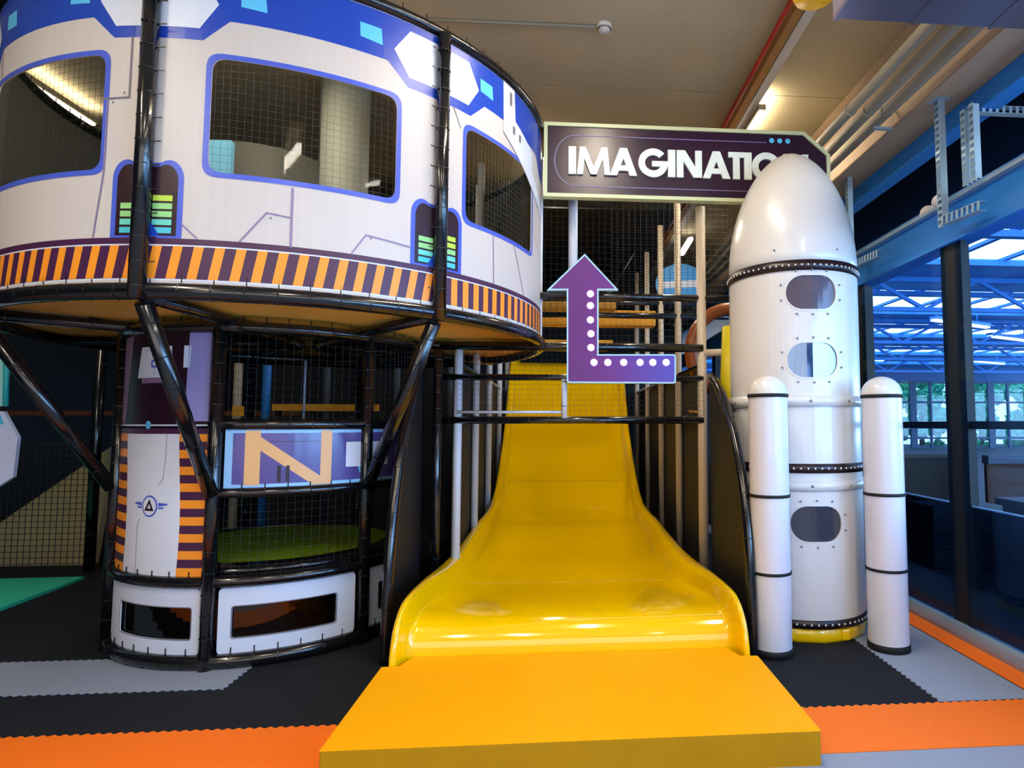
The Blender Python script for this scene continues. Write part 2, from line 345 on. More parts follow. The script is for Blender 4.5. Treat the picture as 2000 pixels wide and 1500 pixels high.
# ================================================================== UPPER ROUND CABIN
UC, UR = (-2.06, 5.08), 1.88
cab = thing('round_cabin', 'large round raised cream cabin with blue trim, wide windows and orange striped skirt', 'play tower', (UC[0], UC[1], 2.1))
POSTS = [-137.5, -92, -46.5, -1.0]
def bluepoly(a0, a1):
    """blue top band lower outline between two post angles: dips round the hexagons"""
    pts = [(a0, 3.515), (a0+7.2, 3.515), (a0+11, 3.635), (a1-10.3, 3.635), (a1-6.5, 3.515), (a1, 3.515)]
    return pts+[(a1, 3.915), (a0, 3.915)]
WINS = {0: (-129, -99), 1: (-84, -54.2), 2: (-41, -14.0)}
for i in range(3):
    a0, a1 = POSTS[i], POSTS[i+1]; cy_ = Cyl(UC, UR); K = cy_.k; wa, wb = WINS[i]
    opening = rnd(rect(wa+.7, 2.81, wb-.7, 3.425), .07, K)
    cy_.shape(rect(a0, 2.2, a1, 3.93), M_CREAM, 0, [opening], t=.006)
    # skirt stripes
    cy_.shape(rect(a0, 2.232, a1, 2.418), M_WHITEB, .0008)
    cy_.shape(rect(a0, 2.240, a1, 2.410), M_PURPLE, .0016)
    cy_.shape(rect(a0, 2.418, a1, 2.450), M_PURPLE, .0016)
    slant = .9 if i < 2 else 0; st = 3.0 if i < 2 else 2.75; a = a0+.4
    while a+1.4+slant < a1-.2:
        cy_.shape([(a, 2.240), (a+1.4, 2.240), (a+1.4+slant, 2.410), (a+slant, 2.410)], M_ORANGE, .0024); a += st
    # blue band, hexagons, cyan squares
    cy_.shape(bluepoly(a0, a1), M_BLUE, .0010)
    hx = lambda c: [(c-9.2, 3.72), (c-6.3, 3.578), (c+6.6, 3.578), (c+9.3, 3.72), (c+6.6, 3.868), (c-6.3, 3.868)]
    h = hx(a0); cy_.shape([(a0, 3.578), h[2], h[3], h[4], (a0, 3.868)], M_WHITEB, .002)
    if i < 2: h = hx(a1); cy_.shape([h[0], h[1], (a1, 3.578), (a1, 3.868), h[5]], M_WHITEB, .002)
    for c in ([a0+14.3, a1-13.2] if i < 2 else [a0+11.6]): cy_.shape([(c-1.8, 3.725), (c+2.0, 3.715), (c+1.7, 3.81), (c-1.9, 3.81)], M_CYAN, .002)
    # window border
    cy_.ring(opening, .028, M_FRAMEB, .002)
    # vents by the posts
    for c, sgn in ((a0, 1), (a1, -1)):
        if i == 2 and sgn < 0: continue
        if i == 0 and sgn > 0: continue
        ar_ = lambda w_, z0, zc, h_: [(c, z0), (c+sgn*w_, z0)]+[(c+sgn*(w_/2+.5+(w_/2-.5)*math.cos(R_(q))), zc+h_*math.sin(R_(q))) for q in range(0, 121, 12)]+[(c, zc+h_*.8)]
        V = ar_(5.4, 2.45, 2.76, .10)
        cy_.shape(V, M_FRAMEB, .002); V = ar_(4.6, 2.462, 2.75, .085)
        cy_.shape(V, M_DKPLUM, .003)
        for q, mm in enumerate((M_TURQ, M_MINT, M_LGRN, M_LGRN if i < 2 else M_LIME, M_LIME)):
            if q == 4 and sgn < 0: continue
            z = 2.475+q*.042; b0, b1 = sorted((c+sgn*1.0, c+sgn*3.9)); cy_.shape(rect(b0, z, b1, z+.03), mm, .004)
        cy_.shape([(c, 2.462), (c+sgn*2.2, 2.462), (c+sgn*.9, 2.53), (c, 2.56)], M_BLUE, .005)
    # printed panel lines
    if i < 2:
        m0 = (wa+wb)/2-2
        if i == 1:
            cy_.line([(m0, 2.765), (m0, 2.45)], .012, M_LINE); cy_.line([(m0, 2.605), (m0-3.6, 2.618), (m0-7.2, 2.455)], .009, M_LINE)
            cy_.line([(a1-5.4, 2.548), (a1-13.2, 2.57), (a1-15.4, 2.455)], .009, M_LINE)
            cy_.shape(circ(m0-3.0, 2.592, .006, K), M_GREY, .003); cy_.shape(circ(a1-12.4, 2.555, .006, K), M_GREY, .003)
            cy_.line([(a0+5.5, 2.52), (a0+7.6, 2.455)], .009, M_LINE)
        else:
            cy_.line([(a1-3.5, 3.515), (a1-3.5, 3.19), (a1-7.5, 3.185)], .010, M_GREY); cy_.line([(a1-7.0, 3.18), (a1-7.0, 2.80), (a1-8.2, 2.455)], .009, M_LINE)
            cy_.shape(circ(a1-4.3, 3.215, .006, K), M_GREY, .003); cy_.shape(circ(a1-6.1, 3.165, .006, K), M_GREY, .003)
            cy_.line([(-126.5, 3.46), (-126.5, 3.63)], .006, M_LINE)
            cy_.line([(-124, 2.78), (-126, 2.455)], .006, M_LINE)
    else:
        cy_.line([(-43.5, 3.515), (-41.8, 3.40)], .006, M_GREY)
        cy_.line([(-32.3, 2.78), (-32.0, 2.455)], .008, M_LINE); cy_.line([(-24.5, 2.78), (-19.5, 2.455)], .006, M_GREY)
        cy_.line([(-13, 2.98), (-7, 2.87)], .006, M_GREY)
        # white fin print with slots that crosses the blue band
        cy_.shape([(-29.5, 3.92), (-29.2, 3.55), (-16, 3.33), (-4, 3.20), (-4, 3.24), (-14.5, 3.46), (-14.8, 3.60), (-24.5, 3.70), (-25, 3.92)], M_WHITEB, .003)
        cy_.line([(-29.2, 3.55), (-16, 3.33), (-4, 3.18)], .008, M_LINE, .004)
        for q in ((-26.6, 3.83, .05), (-25.2, 3.62, .03), (-22.4, 3.60, .028)):
            cy_.shape(rnd(rect(q[0]-.5, q[1]-q[2], q[0]+.5, q[1]+q[2]), .01, K), M_GREY, .005)
    pn = cy_.mb.build('wall_panel', cab)
    c2 = Cyl(UC, UR-.004); c2.shape(grow(opening, .01, K), G_WIN); pane = sub(c2.mb, 'window_pane', pn)
    nb = MB(); c3 = Cyl(UC, UR-.05)
    nb.net(lambda u, v: c3.P(u, v), wa-.5, wb+.5, 2.77, 3.47, 1.15, .038, M_NET if i == 0 else mat('grey_window_net', '65676a', .7), .0008, us=16, n=3)
    sub(nb, 'window_net', pn)
# pale edge strip at the last post
ce = Cyl(UC, UR); ce.shape(rect(-1.6, 2.15, 1.2, 3.75), M_WHITEB, .012, t=.03)
for q in range(22): ce.shape(circ(-.2, 2.2+q*.07, .004, ce.k, 6), M_GREY, .013)
ce.mb.build('edge_strip', cab)
# rear half: black mesh fabric
cr_ = Cyl(UC, UR-.02, 6); cr_.shape(rect(1.2, 2.2, 222, 3.9), mat('dark_mesh_fabric', '3f423f', .9), 0, t=.006); cr_.mb.build('rear_panel', cab)
cyU = Cyl(UC, UR)
for nm, z, r_ in (('bottom_rail', 2.175, .045), ('top_rail', 3.955, .036)):
    mb = MB(); mb.pad(cyU.arc(-180, 180, z, .0), r_, tie=.15, n=14, spike=(0, 0, 1)); mb.build(nm, cab)
for a in POSTS:
    if a > -5: continue
    mb = MB(); p = cyU.P(a, 0, .035); t = Vector((math.sin(R_(-a)), math.cos(R_(a)), 0)); 
    tn = Vector((-math.sin(R_(a)), math.cos(R_(a)), 0))
    mb.pad([(p[0], p[1], 2.13), (p[0], p[1], 3.93)], .04, tie=.125, n=14, spike=tn*(1 if a < -60 else -1)); mb.build('post', cab)
# underside: plywood deck and black joists
mb = MB(); mb.lathe([(0.02, 2.20), (UR-.03, 2.20), (UR-.03, 2.215), (.02, 2.215)], UC, M_PLY, 64); mb.build('deck', cab)
for a in POSTS+[44.5, 90, 135.5, 181]:
    MB().pad([cyU.P(a, 2.155, -.02), cyU.P(a, 2.155, -UR+.15)], .036, tie=.2).build('deck_joist', cab)
# inside the cabin
mb = MB(); mb.lathe([(.20, 2.215), (.20, 4.55)], (-1.92, 5.35), mat('pale_grey_column', '9fa69f', .6), 24); mb.build('centre_column', cab)
mb = MB(); mb.lathe([(.62, 2.216), (.62, 3.75), (.58, 3.75), (.58, 2.216)], (-2.65, 5.5), mat('dark_drum', '4a4b47', .45), 32); mb.build('inner_drum', cab)
mb = MB(); mb.tube([(-3.2, 4.2, 2.26), (-2.9, 4.6, 2.6), (-2.75, 5.2, 3.1), (-3.0, 5.9, 3.5), (-3.4, 6.2, 3.6)], .16, mat('dark_olive_tube', '38341c', .35), 16); mb.build('crawl_tube', cab)
mb = MB(); mb.box((-2.75, 4.55, 2.22), (-2.45, 4.6, 2.95), mat('sky_blue_panel', '6fb8e0', .5)); mb.build('blue_panel', cab); MB().box((-2.75, 4.55, 3.2), (-2.45, 4.6, 3.6), MATS['sky_blue_panel']).build('blue_panel', cab)
mb = MB(); mb.tube([(-1.1, 5.9, 2.3), (-1.0, 5.6, 2.7), (-.85, 5.3, 2.95), (-.6, 5.0, 3.05)], .03, M_NETL, 8); mb.build('inner_hoop', cab); mb = MB(); mb.tube([(-.75, 5.5, 2.2), (-.75, 5.5, 3.9)], .03, M_NETL, 8); mb.build('inner_post', cab)

# ================================================================== LOWER ROUND DRUM
LC, LR = (-2.2, 5.0), 1.01
low = thing('tower_base', 'narrow round tower base under the cabin with printed panels between black padded posts', 'play tower', (LC[0], LC[1], 0))
LP = [-145, -88, -35.5, 20, 75, 130, 175]
cl = Cyl(LC, LR); K = cl.k
# base pad ring on the floor
for nm, z, r_, a0, a1 in (('floor_rail', .045, .045, -180, 180), ('low_rail', .525, .036, -180, 180), ('mid_rail', 1.07, .032, -90, 22), ('high_rail', 1.50, .034, -90, 22), ('head_rail', 2.12, .04, -180, 180)):
    MB().pad(cl.arc(a0, a1, z), r_, tie=.13, n=12, spike=(0, 0, .9)).build(nm, low)
for a in LP:
    p = cl.P(a, 0, .01); q = cl.P(a, 0, -.0)
    MB().pad([(p[0], p[1], 0), (q[0], q[1], 2.12)], .042, tie=.13).build('post', low)
# low white panels with windows
G_LOW = glassmat('dark_low_window', '70706c', .06)
M_LOWW = mat('pale_blue_white_print', 'd3dbec', .4, var=.04)
for a0, a1, w0, w1 in ((-142, -91, -128.5, -94), (-85, -38.5, -80.5, -46), (-32.5, 17, -27, 12)):
    c = Cyl(LC, LR-.005); op = rnd(rect(w0, .18, w1, .37), .02, K)
    c.shape(rnd(rect(a0, .085, a1, .485), .03, K), M_LOWW, 0, [op], t=.006); c.ring(op, .006, M_GREY, .001)
    pn = c.mb.build('low_panel', low); c = Cyl(LC, LR-.02); c.shape(grow(op, .01, K), G_LOW); sub(c.mb, 'window_pane', pn)
# tall white panel with hazard edges and emblem
c = Cyl(LC, LR-.005); aL, aR = -142, -91
c.shape(rect(aL, .56, aR, 1.475), M_WHITEB, 0, t=.006)
zz = .56; k = 0
def wob(z): return 1.5*math.sin((z-.5)*4.5)
while zz < 1.43:
    z1 = min(zz+.052, 1.44)
    for s_ in (0, 1):
        mm = M_ORANGE if k % 2 == 0 else M_PURPLE
        if s_ == 0: c.shape([(aL, zz), (aL+13+wob(zz), zz), (aL+13+wob(z1), z1), (aL, z1)], mm, .001)
        else: c.shape([(aR-9.5+wob(zz)*.6, zz), (aR, zz), (aR, z1), (aR-9.5+wob(z1)*.6, z1)], mm, .001)
    zz = z1; k += 1
c.shape(rect(aL, 1.44, aR, 1.475), M_PURPLE, .001)
c.shape(circ(-113, .985, .068, K, 28), M_FRAMEB, .001); c.shape(circ(-113, .985, .057, K, 28), M_WHITEB, .002)
c.shape([(-115.4, .955), (-110.7, .955), (-113, 1.03)], M_DKPLUM, .003, [[(-114.0, .970), (-112.1, .970), (-113.0, 1.0)]])
for s_ in (-1, 1):
    c.shape([(-113+s_*q[0], q[1]) for q in ((4.2, .985), (8.2, .995), (8.2, 1.005), (4.2, 1.008))][::s_], M_FRAMEB, .001)
    c.shape([(-113+s_*q[0], q[1]) for q in ((4.2, .968), (6.6, .972), (6.6, .982), (4.2, .980))][::s_], M_FRAMEB, .001)
c.line([(-106.5, 1.44), (-106.5, 1.30), (-107.2, 1.16), (-109.0, 1.12)], .004, M_GREY, .001); c.line([(-119.2, .56), (-119.2, .86), (-117.8, .90)], .004, M_GREY, .001)
c.mb.build('tall_panel', low)
# plum panel above
c = Cyl(LC, LR-.005)
c.shape(rect(aL, 1.49, aR, 2.09), M_DKPLUM, 0, t=.006)
c.shape([(aL, 1.51), (-134, 1.51), (-129, 2.08), (aL, 2.08)], M_MAUVE, .001)
c.shape([(-97.0, 1.52), (aR, 1.52), (aR, 2.08), (-99.0, 2.08), (-99.5, 1.7)], mat('lavender_print', '9a92c8', .4), .001)
c.shape([(-124, 1.80), (-105.5, 1.80), (-106, 2.0), (-122, 2.0)], M_WHITEB, .001); c.shape([(-121, 1.765), (-106, 1.765), (-106, 1.80), (-121, 1.80)], M_MAUVE, .002)
c.shape(rnd(rect(-115.6, 1.865, -112.0, 1.915), .012, K), M_FRAMEB, .003); c.shape(rnd(rect(-114.8, 1.877, -112.8, 1.903), .008, K), M_WHITEB, .004)
c.line([(-113.5, 1.915), (-113.5, 1.975), (-119, 1.978)], .003, M_GREY, .003); c.line([(-113.9, 1.865), (-113.9, 1.81)], .003, M_GREY, .003)
c.shape([(-101, 1.86), (-98.6, 1.86), (-98.2, 2.0), (-101, 2.0)], M_WHITEB, .001)
c.shape(rect(aL, 1.49, aR, 1.50), M_WHITEB, .001); c.shape(circ(-115.5, 1.497, .026, K, 24), M_CYAN, .004)
c.mb.build('plum_panel', low)
# N panel
c = Cyl(LC, LR-.005); a0, a1 = -85, -13
M_NP = mat('violet_print', '574a8e', .28, coat=.3)
c.shape(rect(a0, 1.10, a1, 1.465), M_CYAN if False else mat('pale_sky_print', '9fd0f4', .35), 0, t=.006)
c.shape(rect(a0+2.6, 1.122, a1-1.0, 1.445), M_NP, .001)
M_PEACH = mat('peach_print', 'f2b878', .4)
c.shape(rect(-78.5, 1.115, -73.5, 1.46), M_PEACH, .002); c.shape(rect(-53.5, 1.105, -49.5, 1.46), M_PEACH, .002)
c.shape([(-76.5, 1.46), (-53.5, 1.16), (-51.5, 1.105), (-56.0, 1.105), (-77, 1.38)], M_PEACH, .0026)
c.shape(rect(-16.2, 1.105, -14, 1.46), M_PEACH, .002)
c.line([(-73.5, 1.39), (-54, 1.39)], .004, M_PURPLE, .0016)
for q in (-67.3, -64.5): c.shape(rect(q-.6, 1.13, q+.6, 1.235), M_DKPLUM, .003)
c.shape(rect(-44, 1.21, -24, 1.38), M_WHITEB, .003); c.shape([(-38, 1.165), (-30, 1.165), (-29, 1.21), (-39, 1.21)], M_CYAN, .003)
c.mb.build('letter_panel', low)
# nets in openings, trampoline bed
mb = MB(); c = Cyl(LC, LR-.03); mb.net(lambda u, v: c.P(u, v), -85, 15, 1.54, 2.08, 3.0, .05, M_NET, .0012, us=14); mb.net(lambda u, v: c.P(u, v), -85, -38, .56, 1.04, 3.0, .05, M_NET, .0010, us=8); mb.build('opening_net', low)
mb = MB(); mb.lathe([(.01, .585), (.80, .585)], LC, mat('green_bed', '86a400', .55), 48); mb.lathe([(.80, .59), (.80, .60), (.97, .59), (.97, .56), (.80, .55)], LC, M_BLACKPAD, 48); mb.build('round_bed', low)
# short posts seen inside the tower
for x, y in ((-1.75, 5.75), (-2.4, 5.85)): MB().tube([(x, y, 1.55), (x, y, 2.1)], .012, M_POST, 8).build('inner_rod', low)
# red and grey cushions inside the low part
mb = MB(); mb.box((-2.4, 4.4, .01), (-1.6, 5.2, .32), mat('terracotta_foam', '9c4a32', .6), .03); mb.build('inner_cushion', low)
# struts holding the cabin
lab = ['black padded strut slanting down at the far left to the tower base', 'brown lit padded strut rising from the front post of the tower base', 'padded strut slanting up right across the letter panel']
for i, (au, al) in enumerate(((-138, -145), (-92, -88), (-46.5, -35.5))):
    pu = cyU.P(au, 2.12, -.02); pl = cl.P(al, 1.07, .03)
    o = MB().pad([pu, pl], .042, tie=.2, n=14).build('slanting_strut'); tag(o, lab[i], 'strut', 'padded struts under the cabin')

# ================================================================== SLIDE
def crom(P, n=6):
    out = []; k = len(P)
    for i in range(k-1):
        p0 = P[max(i-1, 0)]; p1 = P[i]; p2 = P[i+1]; p3 = P[min(i+2, k-1)]
        for s_ in range(n):
            t = s_/n; out.append([.5*((2*b)+(-a+c_)*t+(2*a-5*b+4*c_-d)*t*t+(-a+3*b-3*c_+d)*t**3) for a, b, c_, d in zip(p0, p1, p2, p3)])
    out.append(list(P[-1])); return out
# y, outer half width, rim z, floor half width, floor z
ST = [(3.565, 1.035, .03, .965, .03), (3.565, 1.035, .15, .962, .14), (3.585, 1.035, .26, .958, .235), (3.64, 1.035, .36, .955, .295), (3.74, 1.035, .425, .95, .325), (3.9, 1.032, .455, .935, .33), (4.3, 1.02, .455, .885, .31), (4.8, 1.0, .435, .81, .28),
      (5.3, .97, .45, .79, .27), (5.8, .94, .50, .77, .29), (6.2, .915, .545, .76, .335), (6.6, .89, .575, .755, .40), (7.05, .87, .65, .75, .50), (7.6, .86, .92, .75, .80), (8.4, .86, 1.5, .75, 1.38), (9.1, .86, 2.32, .75, 2.20), (9.5, .86, 2.58, .75, 2.46), (10.2, .86, 2.62, .75, 2.5)]
SCX = .075
sl = thing('wide_slide', 'wide glossy yellow slide flaring out towards the landing mat', 'slide', (SCX, 3.6, 0))
rows = crom(ST, 6); V = []; Fc = []
def sect(y, ho, zr, hf, zf):
    w_ = ho-hf; d = zr-zf; k = .13*max(0, min(1, (4.5-y)/.6)); K_ = (0, 0, 0, 0, .15, .5, .9, 1)
    pts = [(-ho-.002, max(zr-.2, .0)), (-ho, zr-.035), (-ho+.010, zr-.010), (-ho+.03, zr), (-ho+.5*w_, zr-.002), (-ho+.74*w_, zr-.25*d), (-ho+.9*w_, zr-.7*d), (-hf+.03, zf+.01*d)]
    return [(SCX+x, y+k*q, max(z, 0)) for (x, z), q in zip(pts, K_)]+[(SCX+x*hf*.9, y+k, zf) for x in (-.6, -.2, .2, .6)]+[(SCX-x, y+k*q, max(z, 0)) for (x, z), q in zip(pts[::-1], K_[::-1])]
S_ = [sect(*r) for r in rows]; n = len(S_[0])
for r in S_: V += r
for i in range(len(S_)-1):
    for j in range(n-1): Fc.append((i*n+j, i*n+j+1, (i+1)*n+j+1, (i+1)*n+j))
mb = MB().add(V, Fc, M_YEL, True); o = mb.build('slide_surface', sl)
md = o.modifiers.new('thick', 'SOLIDIFY'); md.thickness = .02; md.offset = -1
for y in (4.78, 7.55):   # joints between the moulded sections
    r = min(range(len(rows)), key=lambda i: abs(rows[i][0]-y)); p = S_[r]
    mb = MB(); mb.tube([(q[0], q[1], q[2]+.0005) for q in p[6:-6]], .002, mat('joint_line', 'a87c00', .5), 6); mb.build('joint', sl)
# landing mat
mb = MB(); mb.prism([(-.995, 2.68), (1.15, 2.68), (1.15, 3.555), (1.05, 3.56), (1.0, 3.69), (-.85, 3.69), (-.90, 3.56), (-.995, 3.555)], lambda u, v, d: (u, v, .15-d), .146, M_MATY)
lm = mb.build('landing_mat'); bv = lm.modifiers.new('soft', 'BEVEL'); bv.width = .014; bv.segments = 3
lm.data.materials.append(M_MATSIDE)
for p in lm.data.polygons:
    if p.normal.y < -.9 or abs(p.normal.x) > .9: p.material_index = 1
tag(lm, 'thick flat yellow crash mat lying at the foot of the slide', 'crash mat')

# ================================================================== FRAME ROUND THE SLIDE
fr = thing('slide_frame', 'tall frame of grey posts, padded bars and netting around the slide', 'play frame', (.17, 5, 0))
XL, XR = -.842, 1.177
for k_, y in enumerate((5.0, 6.03, 7.1, 8.25, 9.4)):
    MB().tube([(XL, y, 0), (XL, y, 2.12 if k_ == 0 else 3.9)], .034, M_POST, 14).build('post', fr)
    if k_ == 0: MB().tube([(XR, y, 0), (XR, y, 3.36)], .04, M_POSTB, 14).build('post', fr)
    else: MB().tube([(XR, y, 0), (XR, y, 3.9)], .034, M_POSTB, 14).build('post', fr)
MB().tube([(.09, 5.15, 2.05), (.09, 5.15, 3.9)], .04, M_POST, 14).build('post', fr)
MB().tube([(-1.02, 5.0, 0), (-1.02, 5.0, 2.12)], .001, M_BLACKPAD, 3)
MB().pad([(-.985, 4.9, 0), (-.985, 4.9, 2.1)], .036, tie=.13).build('padded_post', fr)
for z, r_ in ((1.885, .026), (1.535, .03), (2.14, .035)):
    x1 = 1.18
    MB().pad([(-.985, 4.98, z), (x1, 4.98, z)], r_, tie=.16).build('padded_bar', fr)
MB().pad([(.02, 4.95, 1.55), (.02, 4.95, 1.87)], .024, M_POST, tie=.2).build('short_post', fr)
MB().tube([(XL, 4.96, 1.60), (.02, 4.96, 1.60)], .012, M_POST, 8).build('net_rail', fr)
mb = MB(); mb.net(lambda u, v: (u, 4.955, v), XL, .02, 1.57, 1.87, .045, .045, M_NET, .0014); mb.net(lambda u, v: (u, 4.955, v), .02, XR, 1.57, 1.87, .045, .045, M_NET, .0014)
mb.net(lambda u, v: (u, 5.0, v), XL, .05, 1.9, 2.12, .045, .045, M_NET, .0014); mb.build('low_net', fr)
for xx, mm in ((XL, M_POST), (XR, M_POSTB)):
    for z in (1.56, 2.0):
        mb = MB(); mb.tube([(xx, 5, z), (xx, 9.4, z)], .02, M_BLACKPAD, 8); mb.build('side_bar', fr)
for sgn, xx in ((-1, XL), (1, XR)):   # little angled gussets
    mb = MB(); mb.tube([(xx, 5.0, 1.6), (xx-sgn*.0+sgn*-.0, 5.5, 1.62)], .012, M_PLY, 6); mb.build('gusset', fr)
mb = MB(); mb.tube([(XR, 5, 2.10), (XR+.35, 4.8, 2.10)], .03, M_POSTB, 10); mb.build('link_tube', fr)
# decks behind with yellow edges
M_DECKY = mat('yellow_deck_pad', 'e8a21a', .5, var=.05)
for nm, a, b, mm in (('deck_pad', (-.8, 6.1, 2.68), (.55, 6.3, 2.75), M_DECKY), ('deck_pad', (-.8, 7.0, 2.66), (1.1, 7.2, 2.84), M_DECKY), ('deck_pad', (-.8, 5.9, 2.27), (.5, 6.0, 2.33), M_DECKY)):
    MB().box(a, b, mm, .01).build(nm, fr)
for z, y in ((2.57, 5.0), (2.60, 6.03), (2.95, 7.1)):
    MB().pad([(XL, y, z), (1.7, y, z)], .03, tie=.16).build('padded_bar', fr)
mb = MB(); mb.net(lambda u, v: (u, 5.03, v), .42, 1.16, 2.62, 3.34, .05, .05, M_NET, .0013); mb.net(lambda u, v: (u, 6.0, v), XL, 1.7, 2.62, 3.9, .06, .06, M_NET, .0016); mb.build('high_net', fr)
mb = MB(); mb.net(lambda u, v: (u, 5.02, v), -.15, 1.16, 2.14, 2.56, .05, .05, M_NET, .0013); mb.build('middle_net', fr)
# diagonal dark brace and back deck
MB().tube([(.25, 9.0, 2.7), (1.1, 9.0, 4.2)], .05, M_BLACKPAD, 10).build('brace', fr)
MB().box((XL-.9, 9.6, 0), (2.8, 9.66, 2.2), M_WALLD).build('rear_screen', fr)
for xx in (XL-.045, XR+.045):   # dark padding outside the side posts
    MB().box((xx-.008, 5.06, 0), (xx+.008, 9.5, 2.0), M_BLK).build('side_screen', fr)

o = MB().box((-4.5, 7.65, 4.28), (1.5, 14.5, 4.30), M_BLK).build('added_dark_canopy'); tag(o, 'added black canopy that darkens the ceiling above the far end of the play frame', 'canopy')  # dark sheet added so the far ceiling reads darker
for x in (-4.4, -1.5, 1.4):
    for y in (7.8, 11, 14.3): o2 = MB().tube([(x, y, 4.3), (x, y, ZC)], .008, M_BLK, 6).build('hanger', None); o2.parent = o
# curved wing screens beside the slide
def wing(x, pts, label, back_y):
    t = thing('curved_wing', label, 'side screen', (x, 4.9, 0), 'black wings beside the slide')
    P = crom([list(p) for p in pts], 6); P3 = [(x, p[0], p[1]) for p in P]
    MB().pad(P3, .035, tie=.15, n=12).build('edge_tube', t)
    poly = [(p[0], p[1]) for p in P]+[(back_y, 0.0), (back_y, P[0][1])]
    MB().prism(poly, lambda u, v, d: (x-.006+d, u, v), .012, mat('black_mesh', '0e0f12', .6)).build('screen', t)
wing(1.235, [(4.93, 1.9), (4.75, 1.83), (4.5, 1.66), (4.25, 1.40), (4.08, 1.10), (3.98, .80), (3.93, .45), (3.90, .0)], 'black curved wing between the slide and the left booster', 4.95)
wing(-1.10, [(4.93, 2.05), (4.72, 1.9), (4.5, 1.66), (4.3, 1.38), (4.18, 1.10), (4.08, .80), (4.03, .45), (4.0, .0)], 'black curved wing between the tower base and the slide', 4.88)

# ================================================================== IMAGINATION SIGN
SY = 4.86
sg = thing('name_sign', 'dark aubergine hanging sign with white capital letters above the slide', 'sign', (1.05, SY, 3.36))
out = [(-.158, 3.362), (2.27, 3.362), (2.27, 3.80), (2.05, 3.99), (-.158, 3.99)]
inn = [(-.128, 3.392), (2.24, 3.392), (2.24, 3.787), (2.038, 3.96), (-.128, 3.96)]
XZ = lambda y: (lambda u, v, d: (u, y+d, v))
MB().prism(inn, XZ(SY), .05, M_SIGN).build('board', sg)
MB().prism(out, XZ(SY-.012), .07, M_SIGNF, [inn]).build('border', sg)
mb = MB(); P = [(.12+.17*math.cos(R_(a))-.02, 3.672+.215*math.sin(R_(a))) for a in range(90, 271, 12)]
L_ = [(1.72, 3.885)]+[(p[0], p[1]) for p in P]+[(2.0, 3.457)]
mb.tube([(p[0], SY-.002, p[1]) for p in L_], .004, mat('lilac_outline', '9a8fb8', .4), 6); mb.build('outline', sg)
for x in (1.765, 1.835, 1.905): mb = MB(); mb.lathe([(.001, 0), (.022, 0)], (0, 0), M_CYAN, 16); mb.v[-32:] = [(x+v[0], SY-.003, 3.905+v[1]) for v in mb.v[-32:]]; mb.build('round_dot', sg)
ZB, ZT = 3.553, 3.785
LK = [0]
def ldep(): LK[0] += 1; return SY-.02-.0004*(LK[0] % 7)
def stroke(mb, p0, p1, w_=.058, y=SY, dep=.02, m=None):
    p0, p1 = Vector(p0), Vector(p1); d = (p1-p0).normalized(); q = Vector((-d.y, d.x))*w_/2
    P_ = [p0-q, p1-q, p1+q, p0+q]; mb.prism([tuple(p) for p in P_], lambda u, v, dd: (u, y-dep+dd, v), dep, m or M_LETTER)
def slantstroke(mb, xb, xt, w_=.062, zb=ZB, zt=ZT): mb.prism([(xb-w_/2, zb), (xb+w_/2, zb), (xt+w_/2, zt), (xt-w_/2, zt)], (lambda yy: (lambda u, v, dd: (u, yy+dd, v)))(ldep()), .02, M_LETTER)
def arcst(mb, cx, cz, rx, rz, a0, a1, w_=.056, n=26):
    for sgn in (0,):
        I = []; O = []
        for i in range(n+1):
            t = R_(a0+(a1-a0)*i/n); O.append((cx+rx*math.cos(t), cz+rz*math.sin(t))); I.append((cx+(rx-w_)*math.cos(t), cz+(rz-w_)*math.sin(t)))
        for i in range(n): mb.prism([I[i], O[i], O[i+1], I[i+1]], (lambda yy: (lambda u, v, dd: (u, yy+dd, v)))(ldep()), .02, M_LETTER)
def LI(x): mb = MB(); slantstroke(mb, x, x); return mb
def LM(x0, x1):
    mb = MB(); m_ = (x0+x1)/2; q = (x1-x0)*.17
    slantstroke(mb, x0+.024, x0+q, .048); slantstroke(mb, m_, x0+q, .05); slantstroke(mb, m_, x1-q, .05); slantstroke(mb, x1-.024, x1-q, .048); return mb
def LA(x0, x1):
    mb = MB(); m_ = (x0+x1)/2; slantstroke(mb, x0+.031, m_); slantstroke(mb, x1-.031, m_); mb.prism([(x0+.055, ZB+.04), (x1-.055, ZB+.04), (x1-.075, ZB+.085), (x0+.075, ZB+.085)], (lambda yy: (lambda u, v, dd: (u, yy+dd, v)))(ldep()), .018, M_LETTER); return mb
def LN(x0, x1):
    mb = MB(); slantstroke(mb, x0+.028, x0+.028, .056); slantstroke(mb, x1-.028, x1-.028, .056); slantstroke(mb, x1-.035, x0+.035, .07); return mb
def LO(x0, x1): mb = MB(); arcst(mb, (x0+x1)/2, (ZB+ZT)/2, (x1-x0)/2, (ZT-ZB)/2+.006, 0, 360, n=32); return mb
def LG(x0, x1):
    mb = MB(); cx, cz = (x0+x1)/2, (ZB+ZT)/2; arcst(mb, cx, cz, (x1-x0)/2, (ZT-ZB)/2+.006, 42, 352)
    mb.prism(rect(cx-.01, cz-.03, x1, cz+.016), (lambda yy: (lambda u, v, dd: (u, yy+dd, v)))(ldep()), .018, M_LETTER); return mb
def LT(x0, x1): mb = MB(); slantstroke(mb, (x0+x1)/2, (x0+x1)/2, .056); mb.prism(rect(x0, ZT-.045, x1, ZT), (lambda yy: (lambda u, v, dd: (u, yy+dd, v)))(ldep()), .018, M_LETTER); return mb
for mb in (LI(.076), LM(.115, .388), LA(.385, .612), LG(.622, .872), LI(.902), LN(.945, 1.158), LA(1.165, 1.398), LT(1.385, 1.52), LI(1.552), LO(1.585, 1.835), LN(1.86, 2.075)): mb.build('letter', sg)
